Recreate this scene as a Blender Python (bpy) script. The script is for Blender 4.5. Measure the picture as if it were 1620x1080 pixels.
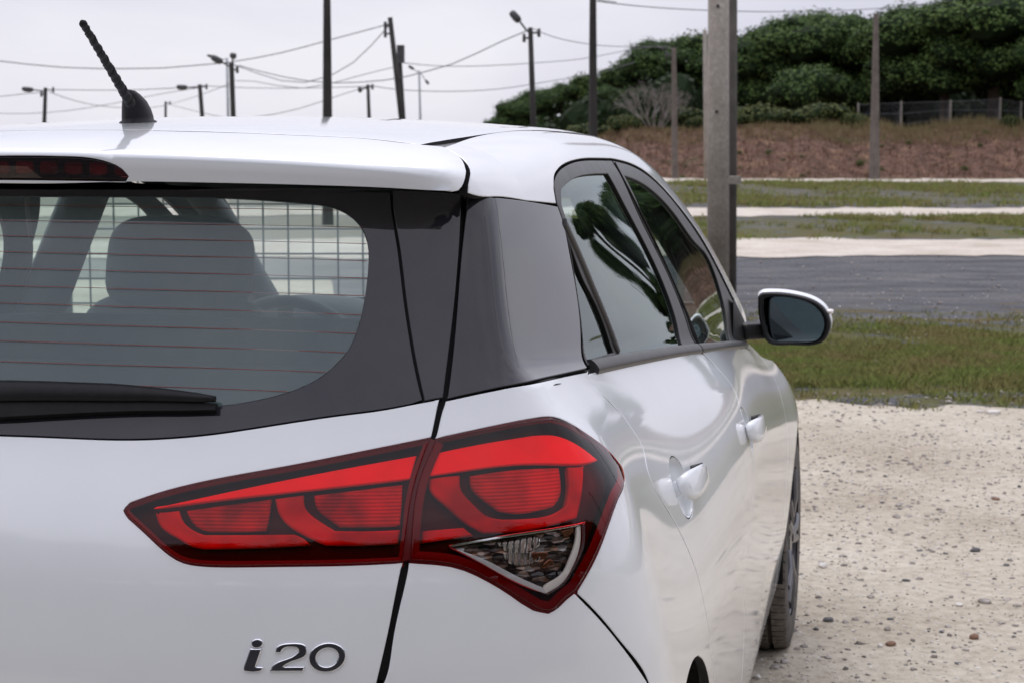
import bpy, math, random
import numpy as np
from mathutils import Vector
from mathutils.geometry import delaunay_2d_cdt
rnd=random.Random(7); rs=np.random.RandomState(11)
for o in list(bpy.data.objects): bpy.data.objects.remove(o)
scene=bpy.context.scene
# ---------------------------------------------------------------- camera
CAM=np.array([1.1625,-1.8767,1.4044]); FPX=2800.; YAW=math.radians(12.696); PIT=math.radians(5.84)
cam=bpy.data.objects.new('camera',bpy.data.cameras.new('camera')); scene.collection.objects.link(cam)
cam.location=CAM; cam.rotation_euler=(math.pi/2-PIT,0,YAW)
cam.data.sensor_width=36; cam.data.lens=FPX/1620*36; cam.data.clip_start=.05; cam.data.clip_end=3000
cam.data.dof.use_dof=True; cam.data.dof.focus_distance=2.45; cam.data.dof.aperture_fstop=15
scene.camera=cam
# ---------------------------------------------------------------- sky and sun
SUN_EL,SUN_AZ=math.radians(52),math.radians(-20)     # azimuth from +Y towards +X
w=bpy.data.worlds.new('World'); scene.world=w; w.use_nodes=True
nt=w.node_tree; nt.nodes.clear()
def N(nt,t,**k):
    n=nt.nodes.new(t)
    for a,b in k.items(): setattr(n,a,b)
    return n
def L(nt,a,b): nt.links.new(a,b)
out=N(nt,'ShaderNodeOutputWorld'); bg=N(nt,'ShaderNodeBackground'); bg.inputs[1].default_value=.1
sky=N(nt,'ShaderNodeTexSky',sky_type='NISHITA',sun_disc=False,sun_elevation=SUN_EL,sun_rotation=SUN_AZ)
tc=N(nt,'ShaderNodeTexCoord'); mp=N(nt,'ShaderNodeMapping'); mp.inputs['Scale'].default_value=(1,1,3.2)
n1=N(nt,'ShaderNodeTexNoise'); n1.inputs['Scale'].default_value=2.6; n1.inputs['Detail'].default_value=5; n1.inputs['Roughness'].default_value=.52
n1.inputs['Distortion'].default_value=.35
L(nt,tc.outputs['Generated'],mp.inputs[0]); L(nt,mp.outputs[0],n1.inputs[0])
cr=N(nt,'ShaderNodeValToRGB'); e=cr.color_ramp.elements
e[0].position=.34; e[0].color=(6.6,6.6,7.9,1); e[1].position=.66; e[1].color=(8.9,8.8,9.6,1)
L(nt,n1.outputs[0],cr.inputs[0])
sp=N(nt,'ShaderNodeSeparateXYZ'); L(nt,tc.outputs['Generated'],sp.inputs[0])
mr=N(nt,'ShaderNodeMapRange'); mr.inputs[1].default_value=.12; mr.inputs[2].default_value=1; mr.inputs[3].default_value=.98; mr.inputs[4].default_value=2.15
L(nt,sp.outputs[2],mr.inputs[0])
vm=N(nt,'ShaderNodeVectorMath',operation='SCALE'); L(nt,cr.outputs[0],vm.inputs[0]); L(nt,mr.outputs[0],vm.inputs['Scale'])
mx=N(nt,'ShaderNodeMix',data_type='RGBA'); mx.inputs[0].default_value=.93
L(nt,sky.outputs[0],mx.inputs[6]); L(nt,vm.outputs[0],mx.inputs[7]); L(nt,mx.outputs[2],bg.inputs[0]); L(nt,bg.outputs[0],out.inputs[0])
sun=bpy.data.objects.new('sun',bpy.data.lights.new('sun','SUN')); scene.collection.objects.link(sun)
sun.data.energy=.9; sun.data.angle=math.radians(25); sun.data.color=(1,.97,.93)
sd=Vector((math.sin(SUN_AZ)*math.cos(SUN_EL),math.cos(SUN_AZ)*math.cos(SUN_EL),math.sin(SUN_EL)))
sun.rotation_euler=sd.to_track_quat('Z','Y').to_euler(); sun.location=sd*30
scene.view_settings.view_transform='Standard'; scene.view_settings.look='None'
scene.view_settings.exposure=0; scene.view_settings.gamma=1; scene.view_settings.use_curve_mapping=False
scene.render.engine='CYCLES'; scene.cycles.max_bounces=10; scene.cycles.transparent_max_bounces=16
# ---------------------------------------------------------------- camera geometry helpers
_F=np.array([-math.sin(YAW)*math.cos(PIT),math.cos(YAW)*math.cos(PIT),-math.sin(PIT)])
_R=np.array([math.cos(YAW),math.sin(YAW),0]); _U=np.cross(_R,_F)
def ray(px,py): return _F+_R*(px-810)/FPX+_U*(540-py)/FPX
def aty(px,py,y):
    d=ray(px,py); return CAM+d*(y-CAM[1])/d[1]
HF=np.array([-math.sin(YAW),math.cos(YAW),0])
def atD(px,py,D):
    d=ray(px,py); return CAM+d*D/(d@HF)
def W(u,D,z=0.): 
    p=np.array([CAM[0],CAM[1],0])+_R*u+HF*D; return np.array([p[0],p[1],z])
def gz(D): return .012*max(D-20,0)
# ---------------------------------------------------------------- materials
MATS={}
def mat(name,base=(.5,.5,.5),rough=.5,metal=0,coat=0,spec=.5,**k):
    m=bpy.data.materials.new(name); m.use_nodes=True; b=m.node_tree.nodes['Principled BSDF']
    b.inputs['Base Color'].default_value=(*base,1); b.inputs['Roughness'].default_value=rough; b.inputs['Metallic'].default_value=metal
    b.inputs['Coat Weight'].default_value=coat; b.inputs['Coat Roughness'].default_value=k.get('cr',.02); b.inputs['Specular IOR Level'].default_value=spec
    MATS[name]=m; return m
def BS(m): return m.node_tree.nodes['Principled BSDF']
def noise(nt,scale,detail=3,rough=.55,vec=None,dist=0):
    n=N(nt,'ShaderNodeTexNoise'); n.inputs['Scale'].default_value=scale; n.inputs['Detail'].default_value=detail; n.inputs['Roughness'].default_value=rough; n.inputs['Distortion'].default_value=dist
    if vec is None:
        t=N(nt,'ShaderNodeTexCoord'); vec=t.outputs['Object']
    L(nt,vec,n.inputs['Vector']); return n
def ramp(nt,src,stops,interp='LINEAR'):
    r=N(nt,'ShaderNodeValToRGB'); r.color_ramp.interpolation=interp; el=r.color_ramp.elements
    while len(el)<len(stops): el.new(.5)
    for q,(p,c) in zip(el,stops):
        q.position=p; q.color=(*(c if hasattr(c,'__len__') else (c,c,c)),1)
    L(nt,src,r.inputs[0]); return r
def mixc(nt,fac,a,b,mode='MIX'):
    m=N(nt,'ShaderNodeMix',data_type='RGBA',blend_type=mode)
    for s,v in ((m.inputs[0],fac),(m.inputs[6],a),(m.inputs[7],b)):
        if isinstance(v,(int,float)): s.default_value=v
        elif isinstance(v,tuple): s.default_value=(*v,1)
        else: L(nt,v,s)
    return m.outputs[2]
def math_(nt,op,a,b=None,clamp=False):
    m=N(nt,'ShaderNodeMath',operation=op,use_clamp=clamp)
    for s,v in ((m.inputs[0],a),(m.inputs[1],b)):
        if v is None: continue
        if isinstance(v,(int,float)): s.default_value=v
        else: L(nt,v,s)
    return m.outputs[0]
def bump(m,src,strength,dist=.01):
    nt=m.node_tree; b=N(nt,'ShaderNodeBump'); b.inputs['Strength'].default_value=strength; b.inputs['Distance'].default_value=dist
    L(nt,src,b.inputs['Height']); L(nt,b.outputs[0],BS(m).inputs['Normal'])
def varied(name,c1,c2,scale,rough=.7,bs=0,bd=.01,coat=0,spec=.5,detail=5,r2=None):
    m=mat(name,c1,rough,coat=coat,spec=spec); nt=m.node_tree; n=noise(nt,scale,detail)
    r=ramp(nt,n.outputs[0],[(.32,c1),(.68,c2)]); L(nt,r.outputs[0],BS(m).inputs['Base Color'])
    if r2 is not None:
        q=ramp(nt,n.outputs[0],[(.35,rough),(.65,r2)]); L(nt,q.outputs[0],BS(m).inputs['Roughness'])
    if bs: bump(m,n.outputs[0],bs,bd)
    return m
white=mat('white_paint',(.70,.715,.735),.32,coat=1,cr=.015,spec=.25)
_nt=white.node_tree; _a=noise(_nt,9,4); _b=noise(_nt,160,3)
_r=ramp(_nt,_a.outputs[0],[(.3,(.755,.78,.79)),(.7,(.78,.805,.815))]); L(_nt,_r.outputs[0],BS(white).inputs['Base Color'])
_r=ramp(_nt,_b.outputs[0],[(.45,.012),(.75,.06)]); L(_nt,_r.outputs[0],BS(white).inputs['Coat Roughness'])
# faint orange peel in the clear coat
_bp=N(_nt,'ShaderNodeBump'); _bp.inputs['Strength'].default_value=.05; _bp.inputs['Distance'].default_value=.0006
_c=noise(_nt,260,2); L(_nt,_c.outputs[0],_bp.inputs['Height']); L(_nt,_bp.outputs[0],BS(white).inputs['Coat Normal'])
gloss=varied('gloss_black_trim',(.022,.021,.026),(.030,.029,.034),14,.025,r2=.06,coat=.25,spec=.35)
def dusty(m,amount=.5):
    nt=m.node_tree; n=noise(nt,520,2,.7); r=ramp(nt,n.outputs[0],[(.70,(0,0,0)),(.78,(amount,)*3)])
    b=BS(m); src=b.inputs['Base Color'].links[0].from_socket
    o=mixc(nt,r.outputs[0],src,(.16,.16,.17)); L(nt,o,b.inputs['Base Color'])
dusty(gloss,.35)
frit=varied('glass_frit_black',(.020,.019,.025),(.030,.028,.034),9,.03,r2=.08,coat=.25,spec=.35); dusty(frit,.4)
satin=varied('satin_black_frame',(.030,.028,.028),(.034,.032,.031),30,.36,r2=.40)
rubber=varied('black_rubber',(.006,.006,.006),(.010,.010,.010),40,.6,spec=.2)
plastic=varied('black_plastic',(.007,.007,.008),(.012,.012,.013),60,.5,spec=.25,bs=.05,bd=.001)
dark=mat('seam_dark',(.006,.006,.007),.8)
interior=varied('dark_interior_cloth',(.030,.033,.036),(.045,.048,.052),35,.9,bs=.2,bd=.002)
intplast=mat('grey_interior_plastic',(.09,.095,.10),.6)
chrome=mat('chrome',(.80,.80,.82),.07,metal=1)
def thin_glass(name,tint,rough=0.,ior=1.5,overlay=False,glosscol=(1,1,1)):
    m=bpy.data.materials.new(name); m.use_nodes=True; nt=m.node_tree; nt.nodes.clear()
    o=N(nt,'ShaderNodeOutputMaterial'); t=N(nt,'ShaderNodeBsdfTransparent'); t.inputs[0].default_value=(*tint,1)
    g=N(nt,'ShaderNodeBsdfGlossy'); g.inputs['Roughness'].default_value=rough; g.inputs[0].default_value=(*glosscol,1)
    ge=N(nt,'ShaderNodeNewGeometry'); dt=N(nt,'ShaderNodeVectorMath',operation='DOT_PRODUCT'); L(nt,ge.outputs['Incoming'],dt.inputs[0]); L(nt,ge.outputs['Normal'],dt.inputs[1])
    f0=((ior-1)/(ior+1))**2; pw=math_(nt,'POWER',math_(nt,'SUBTRACT',1.,math_(nt,'ABSOLUTE',dt.outputs['Value']),True),5.); fr_=math_(nt,'ADD',math_(nt,'MULTIPLY',pw,1-f0),f0)
    x=N(nt,'ShaderNodeMixShader')
    L(nt,fr_,x.inputs[0]); L(nt,t.outputs[0],x.inputs[1]); L(nt,g.outputs[0],x.inputs[2]); src=x.outputs[0]
    if overlay:
        d=N(nt,'ShaderNodeBsdfDiffuse'); d.inputs[0].default_value=(.42,.60,.62,1); y=N(nt,'ShaderNodeMixShader')  # teal diffuse veil over the pane, painting in sky glare as haze
        n=noise(nt,2.2,4); r=ramp(nt,n.outputs[0],[(.3,.13),(.75,.155)]); n2=noise(nt,300,2,.6); r2=ramp(nt,n2.outputs[0],[(.995,0.),(1.,.0)])
        L(nt,math_(nt,'ADD',r.outputs[0],r2.outputs[0]),y.inputs[0]); L(nt,src,y.inputs[1]); L(nt,d.outputs[0],y.inputs[2]); src=y.outputs[0]
    L(nt,src,o.inputs[0]); MATS[name]=m; return m
rearglass=thin_glass('rear_window_glass',(.88,.97,.95),ior=1.60,overlay=True)
sideglass=thin_glass('side_window_glass',(.78,.91,.86),ior=1.66,glosscol=(.88,.97,.94))
wsglass=thin_glass('windscreen_glass',(.95,.99,.98),ior=1.4)
lensred=thin_glass('red_lens',(.985,.22,.23),ior=1.36)
lensdark=thin_glass('smoked_red_lens',(.33,.07,.08),ior=1.55,glosscol=(1,.9,.9))
lensclear=thin_glass('clear_lens',(.9,.9,.9),ior=1.55)
def red(name,c,rough,bs,sc,lo=.55):
    m=mat(name,c,rough,coat=0,spec=.3); nt=m.node_tree
    w_=N(nt,'ShaderNodeTexWave',wave_type='BANDS',bands_direction='Z'); w_.inputs['Scale'].default_value=sc; w_.inputs['Distortion'].default_value=.4
    t=N(nt,'ShaderNodeTexCoord'); L(nt,t.outputs['Object'],w_.inputs[0]); bump(m,w_.outputs[0],bs,.002)
    n=noise(nt,16,2); r=ramp(nt,n.outputs[0],[(.36,tuple(x*lo for x in c)),(.62,tuple(min(1,x*1.25) for x in c))]); L(nt,r.outputs[0],BS(m).inputs['Base Color'])  # noise paints brighter glow and darker depth into the red
    return m
redbar=red('red_light_bar',(1.,.035,.06),.5,.0,60,.9)
redguide=red('red_light_guide',(.46,.003,.003),.4,.0,60)
redcell=red('red_reflector_cell',(.46,.003,.003),.3,.45,75,.4)
reddeep=mat('dark_red_housing',(.085,.002,.003),.25,spec=.3)
blackred=mat('black_lamp_housing',(.034,.002,.003),.4,spec=.15)
badgem=mat('chrome_painted_dark_reflection',(.17,.17,.175),.10,metal=1)  # same chrome; faces darkened to paint in the dark surroundings they mirror
refl=mat('ribbed_reflector',(.55,.53,.51),.16,metal=1)
_nt=refl.node_tree; _w=N(_nt,'ShaderNodeTexWave',wave_type='BANDS',bands_direction='X'); _w.inputs['Scale'].default_value=46; _w.inputs['Distortion'].default_value=1.2
_t=N(_nt,'ShaderNodeTexCoord'); L(_nt,_t.outputs['Object'],_w.inputs[0]); bump(refl,_w.outputs[0],.9,.006)
trimw=mat('bright_lamp_trim',(.80,.78,.76),.25,metal=.6)
bowl=mat('lamp_bowl',(.03,.02,.02),.2,metal=.6); _nt=bowl.node_tree; _v=N(_nt,'ShaderNodeTexVoronoi'); _v.inputs['Scale'].default_value=110; _t=N(_nt,'ShaderNodeTexCoord'); _m=N(_nt,'ShaderNodeMapping'); _m.inputs['Scale'].default_value=(.6,.6,1.6); L(_nt,_t.outputs['Object'],_m.inputs[0]); L(_nt,_m.outputs[0],_v.inputs['Vector']); _n=noise(_nt,38,3); _a=ramp(_nt,_v.outputs['Color'],[(.30,(.03,.022,.02)),(.52,(.09,.06,.05)),(.62,(.25,.13,.08)),(.80,(.40,.37,.35))]); _b=ramp(_nt,_n.outputs[0],[(.42,(.25,.22,.22)),(.62,(1.,1.,1.))]); L(_nt,mixc(_nt,1.,_a.outputs[0],_b.outputs[0],'MULTIPLY'),BS(bowl).inputs['Base Color']); bump(bowl,_v.outputs['Distance'],.6,.003)  # silver and brown cells paint glitter into the bowl colour
amber=mat('amber_reflection',(.20,.075,.04),.2,metal=.8)
heater=mat('heater_line_copper',(.21,.05,.04),.6)
tyrem=varied('tyre_rubber',(.032,.030,.028),(.10,.09,.08),25,.75,bs=.2,bd=.002)
tread=varied('dusty_tyre_tread',(.10,.088,.075),(.20,.175,.15),40,.9,bs=.2,bd=.002)
rim=mat('alloy_rim',(.10,.10,.11),.3,metal=.7)
mirrorm=mat('mirror_silver',(.46,.58,.62),.01,metal=1)
# ---------------------------------------------------------------- object helpers
COL=scene.collection
def new(name,me,parent=None,m=None):
    o=bpy.data.objects.new(name,me); COL.objects.link(o)
    if parent is not None:
        o.parent=parent
        r=parent
        while r.parent is not None: r=r.parent
        if parent is r: o.location=-r.location
    if m is not None:
        for q in (m if isinstance(m,(list,tuple)) else [m]): me.materials.append(q)
    return o
def mesh(name,V,Fc,parent=None,m=None,smooth=False,mi=None,nrm=None):
    me=bpy.data.meshes.new(name); me.from_pydata([tuple(map(float,v)) for v in V],[],[tuple(map(int,f)) for f in Fc]); me.update()
    if smooth or nrm is not None: me.shade_smooth()
    o=new(name,me,parent,m)
    if mi is not None: me.polygons.foreach_set('material_index',np.array(mi,dtype=np.int32))
    if nrm is not None: me.normals_split_custom_set_from_vertices([tuple(map(float,n)) for n in nrm])
    return o
def empty(name,loc=(0,0,0)):
    o=bpy.data.objects.new(name,None); COL.objects.link(o); o.location=loc; o.empty_display_size=.2; return o
def tag(o,label=None,cat=None,group=None,kind=None):
    for k,v in (('label',label),('category',cat),('group',group),('kind',kind)):
        if v: o[k]=v
    return o
class MB:
    def __init__(s): s.V=[];s.F=[];s.I=[]
    def add(s,V,Fc,mi=0):
        n=len(s.V); s.V+=[tuple(map(float,v)) for v in V]; s.F+=[tuple(int(i)+n for i in f) for f in Fc]; s.I+=[mi]*len(Fc)
    def box(s,c,h,R=None,mi=0):
        c=np.array(c,float); V=[np.array([x*h[0],y*h[1],z*h[2]]) for x in(-1,1) for y in(-1,1) for z in(-1,1)]
        if R is not None: V=[R@v for v in V]
        s.add([c+v for v in V],[(0,1,3,2),(4,6,7,5),(0,4,5,1),(2,3,7,6),(0,2,6,4),(1,5,7,3)],mi)
    def tube(s,P,r,n=8,mi=0,cap=True):
        P=[np.array(p,float) for p in P]; r=list(r) if hasattr(r,'__len__') else [r]*len(P); V=[];Fc=[]
        for i,p in enumerate(P):
            t=P[min(i+1,len(P)-1)]-P[max(i-1,0)]; t=t/np.linalg.norm(t)
            a=np.cross(t,(0,0,1) if abs(t[2])<.9 else (0,1,0)); a/=np.linalg.norm(a); b=np.cross(t,a)
            for k in range(n):
                q=2*math.pi*(k+.5)/n; V.append(p+r[i]*(a*math.cos(q)+b*math.sin(q)))
        for i in range(len(P)-1):
            for k in range(n): Fc.append((i*n+k,i*n+(k+1)%n,(i+1)*n+(k+1)%n,(i+1)*n+k))
        if cap: Fc.append(tuple(range(n))[::-1]); Fc.append(tuple((len(P)-1)*n+k for k in range(n)))
        s.add(V,Fc,mi)
    def build(s,name,m,parent=None,smooth=False): return mesh(name,s.V,s.F,parent,m,smooth,s.I)
def autosmooth(o,deg=35):
    me=o.data; me.shade_smooth()
    try: me.set_sharp_from_angle(angle=math.radians(deg))
    except Exception: pass
def superell(name,c,h,e1=.4,e2=.4,R=None,parent=None,m=None,n=28):
    V=[];Fc=[]
    f=lambda a,e: math.copysign(abs(a)**e,a)
    for i in range(n//2+1):
        t=-math.pi/2+math.pi*i/(n//2)
        for j in range(n):
            p=2*math.pi*j/n
            v=np.array([h[0]*f(math.cos(t),e1)*f(math.cos(p),e2),h[1]*f(math.cos(t),e1)*f(math.sin(p),e2),h[2]*f(math.sin(t),e1)])
            V.append((R@v if R is not None else v)+np.array(c))
    for i in range(n//2):
        for j in range(n): Fc.append((i*n+j,i*n+(j+1)%n,(i+1)*n+(j+1)%n,(i+1)*n+j))
    return mesh(name,V,Fc,parent,m,True)
def rotx(a): c,s=math.cos(a),math.sin(a); return np.array([[1,0,0],[0,c,-s],[0,s,c]])
def rotz(a): c,s=math.cos(a),math.sin(a); return np.array([[c,-s,0],[s,c,0],[0,0,1]])
import numpy as np
# ---------------------------------------------------------------- car body surface
class Spl:
    """natural cubic spline, linear beyond its ends; ys may be 2-D (one row per knot)"""
    def __init__(s, x, y):
        s.x=np.array(x,float); s.y=np.array(y,float); n=len(x); h=np.diff(s.x)
        A=np.zeros((n,n)); A[0,0]=A[-1,-1]=1; B=np.zeros_like(s.y)
        for i in range(1,n-1):
            A[i,i-1]=h[i-1]; A[i,i]=2*(h[i-1]+h[i]); A[i,i+1]=h[i]
            B[i]=6*((s.y[i+1]-s.y[i])/h[i]-(s.y[i]-s.y[i-1])/h[i-1])
        s.m=np.linalg.solve(A,B); s.h=h
    def W(s, q):
        q=np.asarray(q,float); i=np.clip(np.searchsorted(s.x,q)-1,0,len(s.x)-2); h=s.h[i]
        t=q-s.x[i]; u=s.x[i+1]-q
        c=(q>=s.x[0])&(q<=s.x[-1])
        return i,u/h,t/h,np.where(c,(u**3/h-h*u)/6,0),np.where(c,(t**3/h-h*t)/6,0)
    def __call__(s, q):
        i,a,b,c,d=s.W(q); return a*s.y[i]+b*s.y[i+1]+c*s.m[i]+d*s.m[i+1]
def smax(a,b,k):
    h=np.maximum(k-np.abs(a-b),0)/k
    return np.maximum(a,b)+h*h*h*k/6
# roof / windscreen / bonnet centre line
ROOF=Spl([.05,.22,.45,.7,1.0,1.4,1.8,2.05,2.3,2.6,3.0,3.25,3.5,3.8,4.0],[1.398,1.421,1.447,1.464,1.479,1.486,1.480,1.458,1.400,1.286,1.095,.975,.905,.84,.76])
def Tz(x,y):
    return ROOF(y)-(.09+.10*np.clip((np.asarray(y)-2.6)/.6,0,1))*x*x
BELT=Spl([0,.3,.7,1.05,1.62,2.5,3.3,4.1],[1.13,1.12,1.10,1.076,1.034,.953,.895,.80])
SQ=[0,.15,.3,.45,.6,.7,.8,.87,.93,1.0,1.15,1.3,1.6,1.9,2.0,2.15]
SY=[.3,.75,1.1,1.62,2.2,2.78,3.3,4.0]
SX=[[.80,.835,.860,.865,.862,.850,.830,.803,.760,.690,.662,.650,.632,.614,.608,.595],
    [.83,.855,.867,.868,.850,.826,.792,.770,.742,.700,.690,.680,.662,.640,.631,.61],
    [.83,.852,.860,.858,.852,.840,.815,.792,.766,.727,.709,.693,.664,.635,.624,.60],
    [.83,.848,.853,.856,.864,.866,.857,.840,.814,.759,.735,.712,.664,.620,.604,.575],
    [.828,.844,.852,.857,.862,.861,.849,.828,.803,.755,.732,.708,.660,.612,.596,.57],
    [.825,.836,.848,.855,.857,.853,.838,.816,.792,.750,.730,.708,.664,.620,.604,.58],
    [.82,.840,.862,.872,.872,.862,.842,.816,.792,.755,.733,.708,.664,.620,.604,.58],
    [.66,.68,.70,.71,.71,.70,.68,.66,.63,.60,.58,.56,.52,.48,.46,.43]]
def _pchip(x,y,q):
    """monotone cubic through knots, clamped slopes outside"""
    x=np.array(x,float); y=np.array(y,float); h=np.diff(x); d=np.diff(y)/h; m=np.zeros(len(x))
    for i in range(1,len(x)-1):
        m[i]=0 if d[i-1]*d[i]<=0 else (h[i-1]+h[i])*3/((2*h[i]+h[i-1])/d[i-1]+(h[i]+2*h[i-1])/d[i])
    m[0],m[-1]=d[0],d[-1]; i=np.clip(np.searchsorted(x,q)-1,0,len(x)-2); t=(q-x[i])/h[i]
    r=(1+2*t)*(1-t)**2*y[i]+t*(1-t)**2*h[i]*m[i]+t*t*(3-2*t)*y[i+1]+t*t*(t-1)*h[i]*m[i+1]
    return np.where(q<x[0],y[0]+(q-x[0])*m[0],np.where(q>x[-1],y[-1]+(q-x[-1])*m[-1],r))
_QS,_YS=.02,.05
_qg=np.arange(-.5,2.7,_QS); _yg=np.arange(-.6,4.8,_YS)
_tab=np.stack([_pchip(SQ,r,_qg) for r in SX],0)                       # station x q
_tab=np.stack([_pchip(SY,_tab[:,j],np.clip(_yg,.0,4.3)) for j in range(len(_qg))],1)   # y x q
def _blur(A,s,ax):
    k=np.arange(-int(4*s),int(4*s)+1); w=np.exp(-k*k/(2*s*s)); w/=w.sum(); n=A.shape[ax]
    return sum(wi*np.take(A,np.clip(np.arange(n)+ki,0,n-1),axis=ax) for ki,wi in zip(k,w))
_tab=_blur(_blur(_tab,2.0,1),4.0,0)
def _cub(t): return (((-t+2)*t-1)*t/2,((3*t-5)*t*t+2)/2,((-3*t+4)*t+1)*t/2,((t-1)*t*t)/2)
def Sx(y,z):
    y=np.asarray(y,float); z=np.asarray(z,float); y,z=np.broadcast_arrays(y,z)
    zb=BELT(y); q=np.where(z<zb,(z-.2)/(zb-.2),1+(z-zb)/(1.41-zb))
    a=np.clip((y-_yg[0])/_YS,1,len(_yg)-3.001); b=np.clip((q-_qg[0])/_QS,1,len(_qg)-3.001)
    i=a.astype(int); j=b.astype(int); wa=_cub(a-i); wb=_cub(b-j); out=0
    for k in range(4):
        for l in range(4): out=out+wa[k]*wb[l]*_tab[i+k-1,j+l-1]
    return out
REAR=Spl([.2,.35,.5,.62,.70,.78,.85,.90,.96,1.02,1.085,1.16,1.24,1.32,1.44],[.10,.03,.0,.035,.070,.072,.073,.077,.093,.121,.152,.182,.212,.243,.293])
def Ry(x,z): 
    x=np.abs(x); return REAR(z)+.20*x*x+.17*x**4
def R2y(x,z):
    x=np.abs(x); return .196+.13*x*x+.12*x**4-.30*(z-1.376)
def body(P,kind=0):
    """implicit function of the car skin, positive outside.  kind 0: body with bare rear glass; kind 1: with spoiler and cantrail"""
    x=np.abs(P[...,0]); y=P[...,1]; z=P[...,2]
    side=(x-Sx(y,z))*.93
    if kind==0:
        rear=(Ry(x,z)-y)*.85
        kc=.16-.11*np.clip((z-1.0)/.15,0,1)**2*(3-2*np.clip((z-1.0)/.15,0,1))
        roof=z-Tz(x,y)
        return smax(smax(side,rear,kc),roof,.09)
    rear=(R2y(x,z)-y)*.95
    roof=(z-Tz(x,y))
    return smax(smax(side,rear,.10),roof,.020+.110*np.clip((y-.25)/.3,0,1))
def march(O,D,kind=0,t0=None,t1=None,n=60):
    """first crossing of the skin along rays O+tD (arrays)"""
    O=np.asarray(O,float);D=np.asarray(D,float)
    ts=np.linspace(t0,t1,n); v=np.stack([body(O+D*t,kind) for t in ts],0)
    s=(v[:-1]>0)&(v[1:]<=0); i=np.argmax(s,0); ok=s.any(0)
    a=ts[i];b=ts[i+1]
    for _ in range(26):
        m=(a+b)/2; w=body(O+D*m[...,None],kind)>0
        a=np.where(w,m,a);b=np.where(w,b,m)
    return O+D*((a+b)/2)[...,None],ok
def normal(P,kind=0,e=2e-3):
    g=np.stack([body(P+np.eye(3)[k]*e,kind)-body(P-np.eye(3)[k]*e,kind) for k in range(3)],-1)
    return g/np.linalg.norm(g,axis=-1,keepdims=True)
# ---------------------------------------------------------------- lines that hit the skin, in several charts
class Chart:
    def __init__(s,kind): s.k=kind
    def to2(s,P):
        P=np.asarray(P,float); x,y,z=P[...,0],P[...,1],P[...,2]
        if s.k=='rear' or s.k=='front': return np.stack([x,z],-1)
        if s.k=='roof': return np.stack([x,y],-1)
        if s.k=='spo': return np.stack([x,.35*np.arctan2(z-1.25,.60-y)],-1)
        if s.k=='cap':
            dx,dz=x-.2,z-1.0; ph=np.arctan2(dz,dx); ph=np.where(ph<-2.9,ph+2*np.pi,ph)
            be=np.arctan2(.75-y,np.hypot(dx,dz)); return np.stack([np.where(y>=.75,y-.75,-be*.5),.6*ph],-1)
    def line(s,Q):
        Q=np.asarray(Q,float); a,b=Q[...,0],Q[...,1]; o=np.zeros_like(a); e=o+1
        if s.k=='rear': return np.stack([a,o-.6,b],-1),np.stack([o,e,o],-1),1.6
        if s.k=='front': return np.stack([a,o+4.6,b],-1),np.stack([o,-e,o],-1),1.6
        if s.k=='roof': return np.stack([a,b,o+1.8],-1),np.stack([o,o,-e],-1),1.4
        if s.k=='spo':
            t=b/.35; D=np.stack([o,-np.cos(t),np.sin(t)],-1); return np.stack([a,o+.6,o+1.25],-1)+D*.9,-D,.88
        if s.k=='cap':
            ph=b/.6; be=np.where(a<0,-a/.5,0); D=np.stack([np.cos(ph)*np.cos(be),-np.sin(be),np.sin(ph)*np.cos(be)],-1)
            O=np.stack([o+.2,.75+np.maximum(a,0),o+1.0],-1); return O+D*1.35,-D,1.33
    def up(s,Q,kind=0):
        O,D,t=s.line(Q); P,ok=march(O,D,kind,0,t,34); return P
CH={k:Chart(k) for k in('rear','roof','cap','spo','front')}
def px3(L_,kind=0):
    P,ok=march(np.tile(CAM,(len(L_),1)),np.array([ray(*p) for p in L_]),kind,1.6,6.8,170)
    return [P[i] for i in range(len(L_)) if ok[i]]
def inpoly(Q,poly):
    x,y=Q[:,0],Q[:,1]; r=np.zeros(len(Q),bool); n=len(poly); j=n-1
    for i in range(n):
        a,b=poly[i],poly[j]
        c=((a[1]>y)!=(b[1]>y)); 
        if abs(b[1]-a[1])>1e-12: r^=c&(x<(b[0]-a[0])*(y-a[1])/(b[1]-a[1])+a[0])
        j=i
    return r
def smoothseg(P,step):
    """spline through points, resampled about every step"""
    P=np.asarray(P,float)
    if len(P)<2: return P
    d=np.r_[0,np.cumsum(np.maximum(np.linalg.norm(np.diff(P,axis=0),axis=1),1e-6))]; n=max(2,int(round(d[-1]/step))+1)
    t=np.linspace(0,d[-1],n)
    if len(P)==2: return P[0]+(P[1]-P[0])*(t/d[-1])[:,None]
    return Spl(d,P)(t)if False else np.stack([Spl(d,P[:,k])(t) for k in range(P.shape[1])],-1)
def resample(segs,step):
    out=[]
    for s_ in segs:
        q=smoothseg(s_,step)
        if out and np.linalg.norm(out[-1]-q[0])<step*.35: q=q[1:]
        out+=list(q)
    while np.linalg.norm(out[0]-out[-1])<step*.35: out.pop()
    return np.array(out)
def offs(poly,d):
    """inward offset of a closed 2-D ring"""
    if d==0: return poly
    A=np.roll(poly,-1,0)-np.roll(poly,1,0); area=np.sum(poly[:,0]*np.roll(poly[:,1],-1)-np.roll(poly[:,0],-1)*poly[:,1])
    nrm=np.stack([-A[:,1],A[:,0]],-1); nrm/=np.maximum(np.linalg.norm(nrm,axis=1,keepdims=True),1e-9)
    return poly+nrm*d*(1 if area>0 else -1)
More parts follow.
